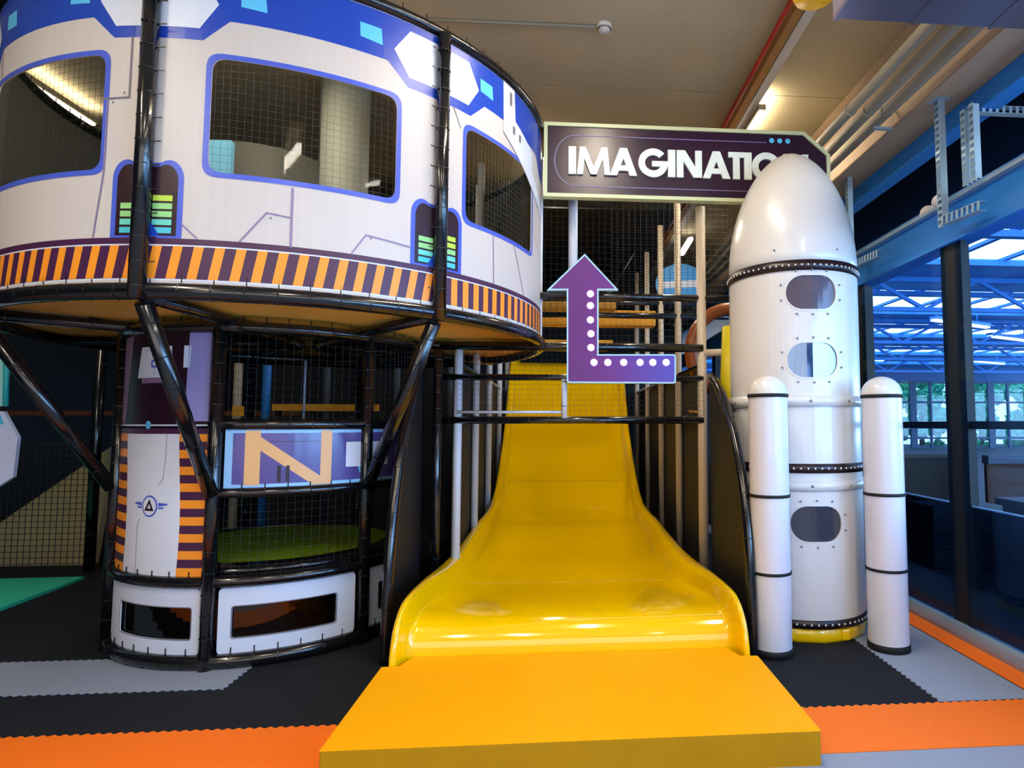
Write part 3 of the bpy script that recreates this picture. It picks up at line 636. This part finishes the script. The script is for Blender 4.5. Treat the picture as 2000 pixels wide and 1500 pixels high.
for x in (.09, 1.177): MB().box((x-.03, SY+.04, 3.45), (x+.03, 5.13, 3.5), M_BLK).build('bracket', sg)

# ================================================================== ARROW SIGN
AY = 4.84
ar = thing('arrow_sign', 'purple angled arrow sign pointing up, edged pale blue with round white lamps', 'sign', (.3, AY, 1.84))
def P2(px, py): p = PY(px, py, AY); return (p.x, p.z)
A = [P2(*q) for q in ((1107, 748), (1320, 748), (1320, 692), (1169, 692), (1169, 567), (1208, 567), (1142, 496), (1068, 567), (1107, 567))]
A[1] = (A[1][0], A[0][1]); A[4] = (A[3][0], A[4][1])
Ao = rnd([A[0]], .02) if False else None
zb_, zt_ = A[0][1], A[6][1]
body = []
for i, p in enumerate(A):
    if i in (0, 1, 2):
        a, b, c_ = Vector(A[i-1]), Vector(p), Vector(A[(i+1) % 9]); u = (a-b).normalized()*.025; v = (c_-b).normalized()*.025
        for t in (0, .25, .5, .75, 1): q = (b+u)*(1-t)**2+b*2*t*(1-t)+(b+v)*t*t; body.append((q.x, q.y))
    else: body.append(p)
def inset(poly, d):
    out = []; n = len(poly)
    for i in range(n):
        a, b, c_ = Vector(poly[i-1]), Vector(poly[i]), Vector(poly[(i+1) % n]); e1 = (b-a).normalized(); e2 = (c_-b).normalized(); n1 = Vector((-e1.y, e1.x)); n2 = Vector((-e2.y, e2.x))
        m_ = (n1+n2); L = m_.length_squared
        m_ = m_*(2*d/L) if L > .05 else n1*d
        out.append(tuple(b+m_))
    return out
m = bpy.data.materials.new('purple_to_blue_print'); m.use_nodes = True; n_ = m.node_tree.nodes; l_ = m.node_tree.links; p_ = n_['Principled BSDF']
t_ = n_.new('ShaderNodeTexCoord'); sp = n_.new('ShaderNodeSeparateXYZ'); rp = n_.new('ShaderNodeValToRGB'); mr = n_.new('ShaderNodeMapRange'); ns = n_.new('ShaderNodeTexNoise'); ad = n_.new('ShaderNodeMath'); ad.operation = 'MULTIPLY_ADD'
l_.new(t_.outputs['Object'], sp.inputs[0]); l_.new(t_.outputs['Object'], ns.inputs[0]); ns.inputs['Scale'].default_value = 3
l_.new(ns.outputs['Fac'], ad.inputs[0]); ad.inputs[1].default_value = .12; l_.new(sp.outputs['X'], ad.inputs[2]); l_.new(ad.outputs[0], mr.inputs[0]); mr.inputs[1].default_value = -.2; mr.inputs[2].default_value = .72
l_.new(mr.outputs[0], rp.inputs[0]); l_.new(rp.outputs[0], p_.inputs['Base Color'])
rp.color_ramp.elements[0].color = lin('5e0f6e')+(1,); rp.color_ramp.elements[1].color = lin('4a42b4')+(1,); e = rp.color_ramp.elements.new(.35); e.color = lin('64157a')+(1,)
p_.inputs['Roughness'].default_value = .35
MB().prism(inset(body, .012), XZ(AY-.002), .04, m).build('face', ar)
MB().prism(body, XZ(AY-.006), .05, mat('pale_blue_edge', 'a9d2ea', .4), [inset(body, .012)]).build('border', ar)
M_LAMPD = mat('lamp_disc', 'e6c8ff', .4, emit=.9)
for q in [(1153, 574), (1153, 597), (1153, 625), (1154, 652), (1154, 679), (1160, 708), (1187, 708), (1218, 708), (1250, 708), (1275, 708), (1301, 708)]:
    p = PY(q[0], q[1], AY); mb = MB(); mb.lathe([(.001, 0), (.024, 0), (.028, .004), (.03, .012)], (0, 0), M_LAMPD, 18); mb.v = [(p.x+v[0], AY-.014+v[2], p.z+v[1]) for v in mb.v]; mb.build('lamp', ar)
for x in (.15, .75): MB().box((x, AY+.045, 1.84), (x+.03, 4.96, 1.9), M_BLK).build('bracket', ar)

# ================================================================== ROCKET
RC, RR = (1.81, 4.60), .485
ro = thing('toy_rocket', 'tall white play rocket with rounded nose, three porthole windows and riveted dark bands', 'rocket', (RC[0], RC[1], 0))
G_PORT = mat('smoky_porthole', '5a505c', .12, coat=.5, var=.1)
def section(z0, z1, wins, nm, mats_, RRs=RR):
    c = Cyl(RC, RRs, 5); holes = []; K = c.k
    for a, z in wins:
        hw, hh = .182, .122
        rr = .118; holes.append([(a+sx2*(hw-rr)/K+rr*math.cos(R_(q))/K, z+sz2*(hh-rr)+rr*math.sin(R_(q))) for sx2, sz2, q0 in ((1, 1, 0), (-1, 1, 90), (-1, -1, 180), (1, -1, 270)) for q in range(q0, q0+91, 10)])
    c.shape(rect(-180, z0, 180, z1), M_ROCK, 0, holes, t=.008)
    for h in holes: c.shape(grow(h, .012, K), M_ROCK, .003, [h], t=.003)
    o = c.mb.build(nm, ro)
    for (a, z), h, gm in zip(wins, holes, mats_):
        c = Cyl(RC, RRs-.006, 5); c.shape(grow(h, .004, K), gm, 0, t=.004); sub(c.mb, 'porthole', o)
        for da, dz in ((-.215, .06), (-.215, -.05), (.215, .06), (.215, -.05), (-.11, .155), (0, .16), (.11, .155), (-.11, -.155), (.0, -.16), (.11, -.155)): mb = MB(); mb.sphere(c.P(a+da/K, z+dz, .012), .008, M_BOLT, 8); sub(mb, 'bolt', o)
    return o
M_MIRR = mat('reflective_porthole', '7488a8', .05, metal=.9, var=.35, scale=9, stretch=(6, 6, .3))  # vertical streaks in the colour stand in for reflections
section(.155, 1.16, [(-94.5, .81)], 'lower_body', [mat('dark_porthole', '3a3a44', .15, coat=.5)])
section(1.225, 2.60, [(-94.5, 2.44), (-94.5, 1.955)], 'upper_body', [G_PORT, M_MIRR])
prof = []
for i in range(33):
    t = (i/32)**.8; prof.append((RR*max(1-t**2.0, 0)**.57, 2.685+t*.975))
prof[-1] = (.002, 3.66)
mb = MB(); mb.lathe([(RR-.02, 2.66)]+prof, RC, M_ROCK, 64)
for a in (-125, -70, -20): mb.sphere((RC[0]+RR*1.0*math.cos(R_(a)), RC[1]+RR*1.0*math.sin(R_(a)), 2.76), .009, M_BOLT, 8)
mb.build('nose_cone', ro)
for z0, z1, nn in ((2.60, 2.675, 70), (1.16, 1.225, 64), (.10, .155, 64)):
    mb = MB(); mb.lathe([(RR-.01, z0), (RR+.010, z0), (RR+.010, z1), (RR-.01, z1)], RC, M_BAND, 64)
    for i in range(nn): a = 2*math.pi*i/nn; mb.sphere((RC[0]+(RR+.010)*math.cos(a), RC[1]+(RR+.010)*math.sin(a), (z0+z1)/2), .0085, M_STUD, 6)
    mb.build('studded_band', ro)
for z0, z1 in ((1.625, 1.705), (1.035, 1.105)):
    mb = MB(); mb.lathe([(RR, z0), (RR+.012, z0), (RR+.012, z1), (RR, z1)], RC, M_ROCK, 64)
    mb.lathe([(RR+.013, z0), (RR+.013, z0+.004)], RC, M_BOLT, 64)
    for a in range(-170, 190, 36): mb.sphere((RC[0]+(RR+.012)*math.cos(R_(a)), RC[1]+(RR+.012)*math.sin(R_(a)), (z0+z1)/2), .011, M_BOLT, 8)
    mb.build('collar', ro)
mb = MB(); mb.lathe([(.3, .001), (RR-.005, .001), (RR+.005, .02), (RR+.005, .085), (RR-.01, .10), (.3, .10)], RC, M_YEL, 16)
for a in (-118, -72): mb.box((RC[0]+RR*math.cos(R_(a))-.03, RC[1]+RR*math.sin(R_(a))-.02, .02), (RC[0]+RR*math.cos(R_(a))+.03, RC[1]+RR*math.sin(R_(a))+.02, .09), M_YEL, .008)
mb.build('base_ring', ro)
M_BOO = mat('white_booster_shell', 'dad8e0', .28, var=.015, coat=.4)
for (x, y, lab) in ((1.388, 3.985, 'white domed booster column on the left of the rocket beside the slide'), (2.198, 4.005, 'white domed booster column on the right of the rocket beside the glass wall')):
    t = thing('booster_column', lab, 'booster', (x, y, 0), 'rocket boosters'); r = .129
    MB().lathe([(r*1.0, .045), (r, 1.685)], (x, y), M_BOO, 40).build('tube', t)
    MB().lathe([(r+.004, 1.70)]+[(max((r+.004)*math.cos(R_(a)), .001), 1.705+.125*math.sin(R_(a))) for a in range(0, 91, 9)], (x, y), M_ROCK, 40).build('dome', t)
    for z0, z1 in ((1.68, 1.704), (1.02, 1.040), (.522, .540)): MB().lathe([(r, z0), (r+.006, z0), (r+.006, z1), (r, z1)], (x, y), M_BLK, 40).build('black_band', t)
    MB().lathe([(.01, .001), (r+.006, .001), (r+.006, .045), (r, .05)], (x, y), M_BLK, 40).build('foot', t)
# yellow chute and orange tube behind the rocket
o = MB().tube([(1.42, 4.86, 2.3), (1.40, 4.86, 1.9), (1.38, 4.83, 1.6), (1.42, 4.82, 1.3), (1.5, 4.84, 1.05)], .10, mat('yellow_tube', 'd8c21a', .3), 20).build('tube_slide'); tag(o, 'yellow tube slide just showing behind the left edge of the rocket', 'tube slide')
mb = MB()
P = [(1.62+.42*math.cos(R_(a)), 5.55, 2.18+.42*math.sin(R_(a))) for a in range(60, 301, 15)]
mb.tube(P, .06, mat('orange_brown_tube', '8f4a16', .3), 14); o = mb.build('hoop_tube'); tag(o, 'orange brown curved hoop behind the left side of the rocket', 'hoop')

# ================================================================== CEILING THINGS
o = thing('smoke_detector', 'small round white smoke detector on the ceiling above the sign', 'smoke detector', (.315, 4.5, ZC))
p = PZ(1180, 57, ZC-.03); X0, Y0 = p.x, p.y; o.location = (X0, Y0, ZC); o['_o'] = (X0, Y0, ZC)
MB().lathe([(.06, ZC), (.06, ZC-.02), (.055, ZC-.03)], (X0, Y0), M_ROCK, 24).build('base', o)
mb = MB().lathe([(.045, ZC-.03), (.045, ZC-.045), (.035, ZC-.055), (.001, ZC-.057)], (X0, Y0), M_ROCK, 24); mb.lathe([(.046, ZC-.036), (.046, ZC-.040)], (X0, Y0), M_GREY, 24); mb.build('sensor', o)
o = MB().tube([(-1.5, Y0+.02, ZC-.015), (X0-.07, Y0, ZC-.015)], .011, M_PIPE, 8).build('ceiling_conduit'); tag(o, 'thin beige conduit leading along the ceiling to the smoke detector', 'conduit')
ZT_ = 4.45
M_TUBE = mat('lit_tube', 'fff4e4', .3, emit=6)
def luminaire(x, y0, y1, label, power, grp='linear ceiling lights'):
    t = thing('linear_light', label, 'ceiling light', (x, (y0+y1)/2, ZT_), grp)
    MB().box((x-.035, y0, ZT_), (x+.035, y1, ZT_+.05), M_PIPE).build('housing', t)
    MB().box((x-.022, y0+.02, ZT_-.025), (x+.022, y1-.02, ZT_-.001), M_TUBE, .006).build('lamp_tube', t)
    light('linear_light_glow', (x, (y0+y1)/2, ZT_-.04), (0, 0, 0), .10, y1-y0, power, (1, .88, .72))
    light('ceiling_fill_light', (x, (y0+y1)/2, ZT_+.06), (math.pi, 0, 0), .10, y1-y0, power*.45, (1, .84, .60)); return t  # upward lamp added to brighten the ceiling
luminaire(1.86, 5.35, 6.1, 'bright linear ceiling light directly above the sign', 38)
for x, y, pw in ((-.6, -.6, 50), (.35, 3.1, 50), (-2.2, 4.0, 40), (-4.6, 5.4, 18), (-.1, 6.95, 36), (-3.2, 1.0, 60), (1.79, .3, 40), (-3.2, -1.6, 40), (1.79, -2.0, 50)):  # lamps over the cabin front and the slide are added to brighten them
    if y == 4.0: luminaire(x, 3.5, 4.5, 'added unseen light above the round cabin, brightening its inside', pw)
    elif y > 6: luminaire(x, y-.6, y+.6, 'added unseen light behind the sign, brightening the upper end of the slide', pw)
    elif y > 4: luminaire(x, y-.75, y+.75, 'linear ceiling light above the round cabin, %s' % ('right over its middle' if x > -3 else 'towards the left wall'), pw)
    else: luminaire(x, y-.75, y+.75, 'linear ceiling light outside the frame above the viewer', pw, 'linear ceiling lights overhead')
mb = MB(); mb.box((1.75, -5.9, ZT_+.05), (1.83, 14.5, ZT_+.13), mat('white_trunking', 'd8d4cc', .5)); o = mb.build('cable_trunking'); tag(o, 'white cable trunking carrying the ceiling light, running away from the viewer', 'cable trunking')
o = MB().tube([(1.60, -5.9, 4.48), (1.60, 14.5, 4.48)], .02, M_RED, 10).build('sprinkler_pipe'); tag(o, 'thin red pipe running along the ceiling left of the trunking', 'pipe')
o = MB().box((1.655, -5.9, 4.47), (1.72, 14.5, 4.53), mat('tan_cable_tray', 'a8783c', .6)).build('cable_tray'); tag(o, 'tan tray beside the red pipe on the ceiling', 'cable tray')
for x, lab in ((2.235, 'leftmost of the three grey ceiling pipes beside the concrete beam'), (2.385, 'middle of the three grey ceiling pipes beside the concrete beam'), (2.53, 'rightmost of the three grey ceiling pipes beside the concrete beam')):
    t = thing('ceiling_pipe', lab, 'pipe', (x, 4, 3.95), 'grey ceiling pipes')
    MB().tube([(x, -5.9, 3.95), (x, 14.5, 3.95)], .046 if x > 2.3 else .04, M_PIPE, 16).build('pipe', t)
    mb = MB()
    for y in (2.4, 4.4, 6.4, 8.4): mb.tube([(x, y-.008, 3.95), (x, y+.008, 3.95)], .05, M_PIPE, 16)
    mb.build('clamps', t)
# wall bracket of the pipes
mb = MB(); mb.bar((2.5, 4.55, 3.89), (2.66, 4.55, 3.885), .03, .02, M_GALV); mb.bar((2.5, 4.55, 3.88), (2.66, 4.55, 4.05), .015, .015, M_GALV); o = mb.build('pipe_bracket'); tag(o, 'small galvanised bracket under the grey pipes, fixed to the concrete beam', 'bracket')
# duct and yellow round lamp shade at the top
M_DUCT = mat('brushed_duct', '8f889c', .3, metal=.7, var=.15, scale=2)
mb = MB(); mb.box((1.46, 2.3, 3.70), (2.80, 3.045, 3.885), M_DUCT, .01)
for x in (1.465, 1.9, 2.35): mb.box((x, 2.29, 3.695), (x+.025, 3.05, 3.89), M_DUCT)
o = mb.build('air_duct'); tag(o, 'large silvery purple air duct crossing under the ceiling at top right', 'duct')
p = PZ(1592, -6, 4.25); mb = MB(); mb.lathe([(.02, 4.24), (.13, 4.25), (.15, 4.30), (.15, 4.42), (.12, 4.45)], (p.x, p.y), mat('yellow_shade', 'e8b400', .4, emit=.15), 28); o = mb.build('yellow_lamp_shade'); tag(o, 'yellow round shade hanging at the very top beside the trunking', 'lamp shade')

# perforated strut channels
def strut(p0, p1, w_=.041, m=M_GALV, axis=(1, 0, 0)):
    mb = MB(); p0, p1 = Vector(p0), Vector(p1); d = (p1-p0); L = d.length; d.normalize(); a = d.cross(Vector(axis)).normalized(); b = Vector(axis)
    mb.bar(p0+a*w_/2, p1+a*w_/2, .004, w_, m, axis); mb.bar(p0-a*w_/2, p1-a*w_/2, .004, w_, m, axis)
    n = int(L/.05)
    for i in range(n+1):
        q = p0+d*(L*i/n); mb.bar(q-a*w_/2-b*w_/2, q+a*w_/2-b*w_/2, .022, .004, m, axis)
    mb.bar(p0+b*w_/2, p1+b*w_/2, w_, .004, m, axis) if False else None
    return mb
SX = 2.78
t = thing('strut_hanger', 'tall pale blue perforated steel hanger with a short arm, right of the rocket', 'hanger', (SX, 4.13, 2.95), 'perforated hangers')
strut((SX, 4.13, 2.95), (SX, 4.13, 3.9), .05, axis=(1, 0, 0)).build('upright', t); mb = MB(); mb.bar((SX, 4.13, 3.895), (SX, 4.13, 3.905), .12, .1, M_GALV)
mb.build('top_plate', t)
mb = strut((SX, 4.10, 2.98), (SX, 3.72, 2.95), .06, axis=(1, 0, 0)); mb.build('arm', t)
t = thing('strut_hanger', 'far perforated steel hanger with a short arm, touching the rocket nose in view', 'hanger', (SX, 5.55, 3.1), 'perforated hangers')
strut((SX, 5.55, 2.95), (SX, 5.55, 3.9), .05, axis=(1, 0, 0)).build('upright', t); strut((SX, 5.52, 3.02), (SX, 5.02, 3.0), .06, axis=(1, 0, 0)).build('arm', t)
t = thing('ladder_frame', 'grey perforated ladder frame with a horizontal arm at the right edge of the photo', 'hanger', (2.85, 3.9, 3.1))
strut((2.85, 3.95, 3.19), (2.85, 3.95, 3.72), .045).build('upright', t); strut((2.85, 3.86, 3.19), (2.85, 3.86, 3.72), .045).build('upright', t)
strut((2.85, 3.92, 3.72), (3.9, 3.92, 3.72), .05, axis=(0, 1, 0)).build('arm', t)
for i, (x, y, z) in enumerate(((2.98, 4.62, 3.225), (2.98, 4.46, 3.26))):
    o = MB().sphere((x, y, z), .062, mat('white_globe', 'e6dcdc', .5), 20).build('white_globe'); tag(o, ['left white globe on the blue beam behind the hanger', 'right white globe on the blue beam behind the hanger'][i], 'globe')

# ================================================================== HALL BEYOND THE GLASS
hx0 = 3.1
struct(MB().box((3.1, -8, -.15), (45, 46, -.05), mat('hall_floor_dark', '39414c', .6)).build('floor_beyond'))
# cable run above
o = MB().bar((3.35, -5, 3.45), (3.35, 20, 3.45), .04, .03, mat('pale_blue_rail', '7fb4e6', .4)).build('cable_rail'); tag(o, 'thin pale blue rail running behind the hangers', 'rail')
# dark soffit behind the strip between the two beams
struct(MB().box((3.9, -6, 3.42), (4.0, 30, 4.6), M_STEELD).build('wall_bulkhead')); struct(MB().box((3.0, -6, 4.5), (4.0, 30, 4.6), M_BLK).build('ceiling_bulkhead'))
# roof: rows of skylights across, blue trusses
M_ROOFB = mat('blue_roof_sheet', '4aa0ee', .5, var=.1, scale=1)
M_SKY = mat('skylight_pane', 'eaf4ff', .4, emit=3.0, var=0)
YF = 38.0; zr = 5.3
yrows = [5.2, 10.6, 15.8, 21.2, 27.3, 32.6]; LEN = [2.2, 2.3, 3.0, 2.6, 2.6, 1.9]
for i, y in enumerate(yrows):
    L = LEN[i]
    mb = MB(); mb.box((3.3, y+L, zr-.1), (42, (yrows[i+1] if i+1 < len(yrows) else YF)+.02, zr+.1), M_ROOFB)
    struct(mb.build('ceiling_beyond'))
    t = thing('skylight_row', ['skylight row nearest the glass wall', 'second skylight row from the glass wall', 'third skylight row from the glass wall', 'fourth skylight row from the glass wall', 'fifth skylight row from the glass wall', 'farthest skylight row above the hall windows'][i]+', bright panes in blue bars', 'skylight', (20, y, zr), 'hall skylights')
    mb = MB(); mb.add([(3.3, y, zr), (42, y, zr), (42, y+L, zr-.02), (3.3, y+L, zr-.02)], [(0, 1, 2, 3)], M_SKY); mb.add([(3.3, y, zr+.02), (42, y, zr+.02), (42, y+L, zr), (3.3, y+L, zr)], [(3, 2, 1, 0)], M_SKY); mb.build('pane', t)
    mb = MB(); x = 3.5
    while x < 42: mb.bar((x, y+.02, zr-.06), (x, y+L-.02, zr-.06), .12, .07, M_STEELB); x += 1.3
    mb.bar((3.3, y+.12, zr-.17), (42, y+.12, zr-.17), .2, .12, M_STEELB); mb.bar((3.3, y+L-.12, zr-.17), (42, y+L-.12, zr-.17), .2, .12, M_STEELB); mb.build('glazing_bars', t)
tr_lab = ['nearest', 'second nearest', 'third nearest', 'fourth nearest', 'farthest']
for i, y in enumerate((8.4, 14.2, 20.0, 25.2, 31.0)):
    mb = MB(); zt, zb = zr-.2, zr-.95
    mb.bar((3.2, y, zt), (42, y, zt), .12, .12, M_STEELB); mb.bar((3.2, y, zb), (42, y, zb), .10, .10, M_STEELB)
    x = 3.4; up = True
    while x < 40:
        mb.bar((x, y, zb if up else zt), (x+1.4, y, zt if up else zb), .08, .08, M_STEELB); x += 1.4; up = not up
    o = mb.build('roof_truss'); tag(o, 'blue steel roof truss in the hall, %s to the glass wall' % tr_lab[i] if i < 4 else 'blue steel roof truss in the hall, farthest from the viewer', 'roof truss', 'hall roof trusses')
# hall lights (linear) under the trusses
M_HL = mat('hall_tube', 'ffffff', .4, emit=2.0)
for i, (x, y) in enumerate(((11, 17), (8.2, 22), (15, 20), (13, 27), (20, 28), (18, 15))):
    mb = MB(); mb.bar((x, y, 4.6), (x+2.6, y+1.2, 4.6), .16, .06, M_HL); mb.bar((x, y, 4.68), (x+2.6, y+1.2, 4.68), .22, .08, M_STEELB)
    for q in (.2, .8): mb.tube([(x+2.6*q, y+1.2*q, 4.7), (x+2.6*q, y+1.2*q, zr-.11)], .02, M_STEELB, 6)
    o = mb.build('hall_light'); tag(o, 'slanting strip light hanging under the blue hall roof, %s' % ['behind the glass above the right booster', 'farther left near the rocket', 'right of the wide column', 'low behind the column', 'far right', 'near right edge'][i], 'strip light', 'hall strip lights')
# far window wall
M_WFR = mat('dark_teal_window_frame', '123f66', .5)
zb_, zt_ = -.75, 4.35
struct(MB().box((2, YF, -.15), (45, YF+.3, zb_), mat('hall_wall_dark', '1a2230', .7)).build('wall_hall_low'))
struct(MB().box((2, YF, zt_), (45, YF+.3, zr+.6), mat('hall_wall_blue', '1c5fa0', .6)).build('wall_hall_high'))
mb = MB(); x = 12; j = 0
while x < 42:
    w_ = .42 if j % 4 == 0 else .13
    mb.box((x, YF-.05, zb_), (x+w_, YF+.1, zt_), M_WFR); x += 1.35; j += 1
for z in (zb_, .55, 1.4, 2.9, zt_-.15): mb.box((3, YF-.03, z), (45, YF+.06, z+(.12 if z != 1.4 else .08)), M_WFR)
mb.box((3, YF-.3, zb_-.3), (45, YF+.1, zb_), M_WFR)
struct(mb.build('window_far'))
struct(MB().box((3, YF+.1, zb_), (45, YF+.12, zt_), glassmat('far_glass', 'e6f4ff', .02)).build('window_far_glass'))
# trees outside
M_LEAF = mat('leaf_green', '58c47e', .6, var=.55, scale=3, bump=1, bscale=6)
M_BARK = mat('bark', '5a4a3a', .9)
def tree(x, y, h, r, lab):
    t = thing('garden_tree', lab, 'tree', (x, y, -2), 'trees outside the hall windows')
    MB().tube([(x, y, -2), (x+.1, y, h*.5-1)], [.22, .14], M_BARK, 10).build('trunk', t)
    bm = bmesh.new()
    for k in range(30):
        c = Vector((x+random.uniform(-.75*r, .75*r), y+random.uniform(-r, r)*.7, random.uniform(-.8, h-1.2))); s_ = random.uniform(.4, .8)*r*.55
        res = bmesh.ops.create_icosphere(bm, subdivisions=3, radius=s_)
        for v in res['verts']:
            v.co += v.co.normalized()*noise.noise(v.co*5.5+c)*s_*.6; v.co += c
    bmesh.ops.delete(bm, geom=[f for f in bm.faces if random.random() < .12], context='FACES')
    me = bpy.data.meshes.new('crown'); bm.to_mesh(me); bm.free(); me.materials.append(M_LEAF); o = bpy.data.objects.new('crown', me); C.objects.link(o); o.parent = t
    me.transform(Matrix.Translation(-Vector((x, y, -2))))
ti = 0
for x, y, h, r in ((22.6, 43.5, 6.2, 2.0), (27.2, 44, 6.6, 2.0), (31.6, 43.5, 6, 2.0), (36.2, 44, 6.8, 2.0), (18.0, 44, 6, 2.0), (41, 44, 6, 2.0)):
    tree(x, y, h, r, 'leafy green tree outside the hall windows, ' + ['just right of the right booster', 'left of the wide black column', 'behind the wide black column', 'right of the wide black column', 'mostly hidden by the right booster', 'at the right edge of the photo'][ti]); ti += 1
struct(MB().box((-20, 38.4, -2.2), (90, 80, -2.0), mat('grass', '6fbf62', .9, var=.3, scale=2)).build('floor_garden'))
# brown screens and grey crates just beyond the glass
M_BRN = mat('brown_board', '3d1f0e', .8, var=.2, scale=3); M_GPAN = mat('grey_board', '3d444e', .6)
xa = PY(1872, 900, 9.0).x
mb = MB(); mb.box((3.3, 9.0, -.05), (xa, 9.06, .98), mat('dark_brown_board', '1a110d', .8)); mb.box((3.3, 8.98, .98), (xa, 9.08, 1.04), M_COL); o = mb.build('timber_screen'); tag(o, 'dark brown board screen beyond the glass, left of the wide column', 'screen')
mb = MB(); mb.box((xa+.02, 8.4, -.05), (xa+5, 8.46, .93), M_BRN); mb.box((xa+.02, 8.36, .93), (xa+5, 8.5, 1.05), M_STEELD); o = mb.build('timber_screen'); tag(o, 'warm brown board screen beyond the glass, right of the wide column', 'screen')
for i, (x, y, w_, h_) in enumerate(((4.0, 6.3, .8, .62), (5.0, 6.2, .7, .66), (4.6, 5.2, .6, .58), (3.5, 6.8, .4, .6))):
    mb = MB(); mb.box((x, y, -.045), (x+w_, y+.5, h_), M_GPAN, .01)
    for q in range(1, 4): mb.box((x-.004, y-.004, h_*q/4), (x+w_+.004, y+.504, h_*q/4+.012), M_BLK)
    o = mb.build('storage_crate'); tag(o, 'grey storage crate beyond the glass, ' + ['left of the wide column', 'right of the wide column near the brown screen', 'closest to the glass', 'narrow one beside the right booster'][i], 'crate', 'grey crates beyond the glass')

# ================================================================== LEFT SIDE BEHIND THE TOWER
ty = 7.0
t = thing('net_enclosure', 'tan padded wall with teal foot behind black netting, left of the tower', 'play area', (-5.4, ty, 0))
poly = [(-9, -.0), (-5.06, .0), (-4.95, 1.28), (-9, -.0)]
poly = [(-8.8, 0), (-5.0, 0), (-4.85, 1.28), (-5.95, .46), (-8.8, .40)]
MB().prism(poly, XZ(ty), .08, mat('tan_canvas', 'c9b07c', .75, var=.12, scale=3)).build('tan_wall', t)
tp = [PZ(*q, .02) for q in ((0, 1190), (165, 1128), (0, 1132))]; tp = [(p.x, p.y) for p in tp]; tp = [(tp[0][0]-1.2, tp[0][1]-.35)]+tp+[(tp[2][0]-2, tp[2][1])]
MB().prism(tp, lambda u, v, d: (u, v, .03-d), .028, mat('teal_pad', '2fd0b0', .6)).build('teal_pad', t)
mb = MB(); mb.net(lambda u, v: (u, ty-.3, v), -8.8, -4.8, .02, 1.3, .06, .06, M_NET, .004); mb.build('net', t)
MB().pad([(-4.82, ty-.3, 0), (-4.82, ty-.3, 2.6)], .05, tie=.25).build('post', t)
MB().box((-8.8, 8.6, 1.62), (-3.6, 8.66, 1.68), mat('brown_deck_edge', '6b3c1c', .6)).build('deck_edge', t)
MB().box((-3.95, 7.6, 1.6), (-3.75, 7.7, 1.72), M_DECKY).build('yellow_pad', t)
M_HEX = mat('lilac_white_panel', 'c9cde4', .4)
t = thing('panel_pod', 'pale angular pod with cyan edges cut off by the left edge of the photo', 'play panel', (-4.6, 5, 0))
MB().prism([(-6, .9), (-4.35, .98), (-4.18, 1.10), (-4.165, 1.40), (-4.28, 1.60), (-6, 1.62)], XZ(5.0), .03, M_HEX).build('lower_body', t)
MB().prism([(-6, 1.68), (-4.30, 1.64), (-4.29, 2.0), (-4.33, 2.09), (-6, 2.09)], XZ(5.02), .03, mat('pale_teal_panel', '9ad8d8', .4)).build('upper_body', t)
mb = MB(); mb.tube([(-4.33, 5.0, 2.09), (-4.285, 5.0, 2.03), (-4.265, 5.0, 1.64)], .018, mat('teal_trim', '2aa6a0', .4), 8); mb.prism([(-6, 1.5), (-4.27, 1.5), (-4.3, 1.58), (-6, 1.6)], XZ(4.995), .01, M_TURQ); mb.build('teal_trim', t)
MB().box((-5.2, 5.0, 0), (-5.0, 5.05, .92), M_BLK).build('stand', t)
# dim posts and a lit deck edge behind the tower
for i, (x, y, mm) in enumerate(((-4.1, 8.0, M_POSTB), (-3.75, 8.0, M_STEELB), (-3.2, 8.5, M_GPAN), (-2.4, 9.0, M_GPAN), (-1.6, 8.8, M_GPAN))):
    o = MB().tube([(x, y, 0), (x, y, 4.2)], .05, mm, 12).build('back_post'); tag(o, ['beige back post seen left of the plum panel', 'blue back post beside the beige one', 'dim grey post seen through the tower, left', 'dim grey post seen through the tower, middle', 'dim grey post seen through the tower, right'][i], 'post', 'posts behind the tower')
mb = MB(); mb.box((-3.4, 7.4, 1.66), (-2.2, 7.5, 1.74), M_DECKY)
for x in (-3.35, -2.25): mb.box((x-.03, 7.42, 0), (x+.03, 7.48, 1.66), M_BLK)
o = mb.build('lit_deck_edge'); tag(o, 'yellow padded deck edge seen through the open top of the tower base', 'deck edge')
o = MB().box((-4.5, 9.7, 0), (XL-.95, 9.76, 4.26), M_WALLD).build('dark_backdrop'); tag(o, 'dark fabric backdrop behind the tower', 'backdrop')
# blue round sticker and far light seen through the high nets
t = thing('round_banner', 'round sky blue banner with a white band seen through the high netting', 'banner', (1.5, 8.6, 3.2))
mb = MB(); p = PY(1330, 556, 8.3); pts = [(p.x+.36*math.cos(R_(a)), p.z+.30*math.sin(R_(a))) for a in range(0, 360, 12)]
mb.prism(pts, XZ(8.3), .03, mat('sky_blue_banner', '2f9fe8', .4)); mb.prism([(p.x-.34, p.z-.06), (p.x+.34, p.z-.03), (p.x+.33, p.z+.08), (p.x-.3, p.z+.03)], XZ(8.29), .02, M_WHITEB); mb.build('disc', t)
p = PY(1135+205, 470, 9.3); mb = MB(); mb.bar((p.x-.1, 9.2, p.z-.25), (p.x+.12, 9.5, p.z+.1), .08, .05, M_TUBE); o = mb.build('back_light'); tag(o, 'short bright light seen through the netting left of the rocket', 'light')
for o in list(bpy.data.objects):
    if '_o' in o: del o['_o']
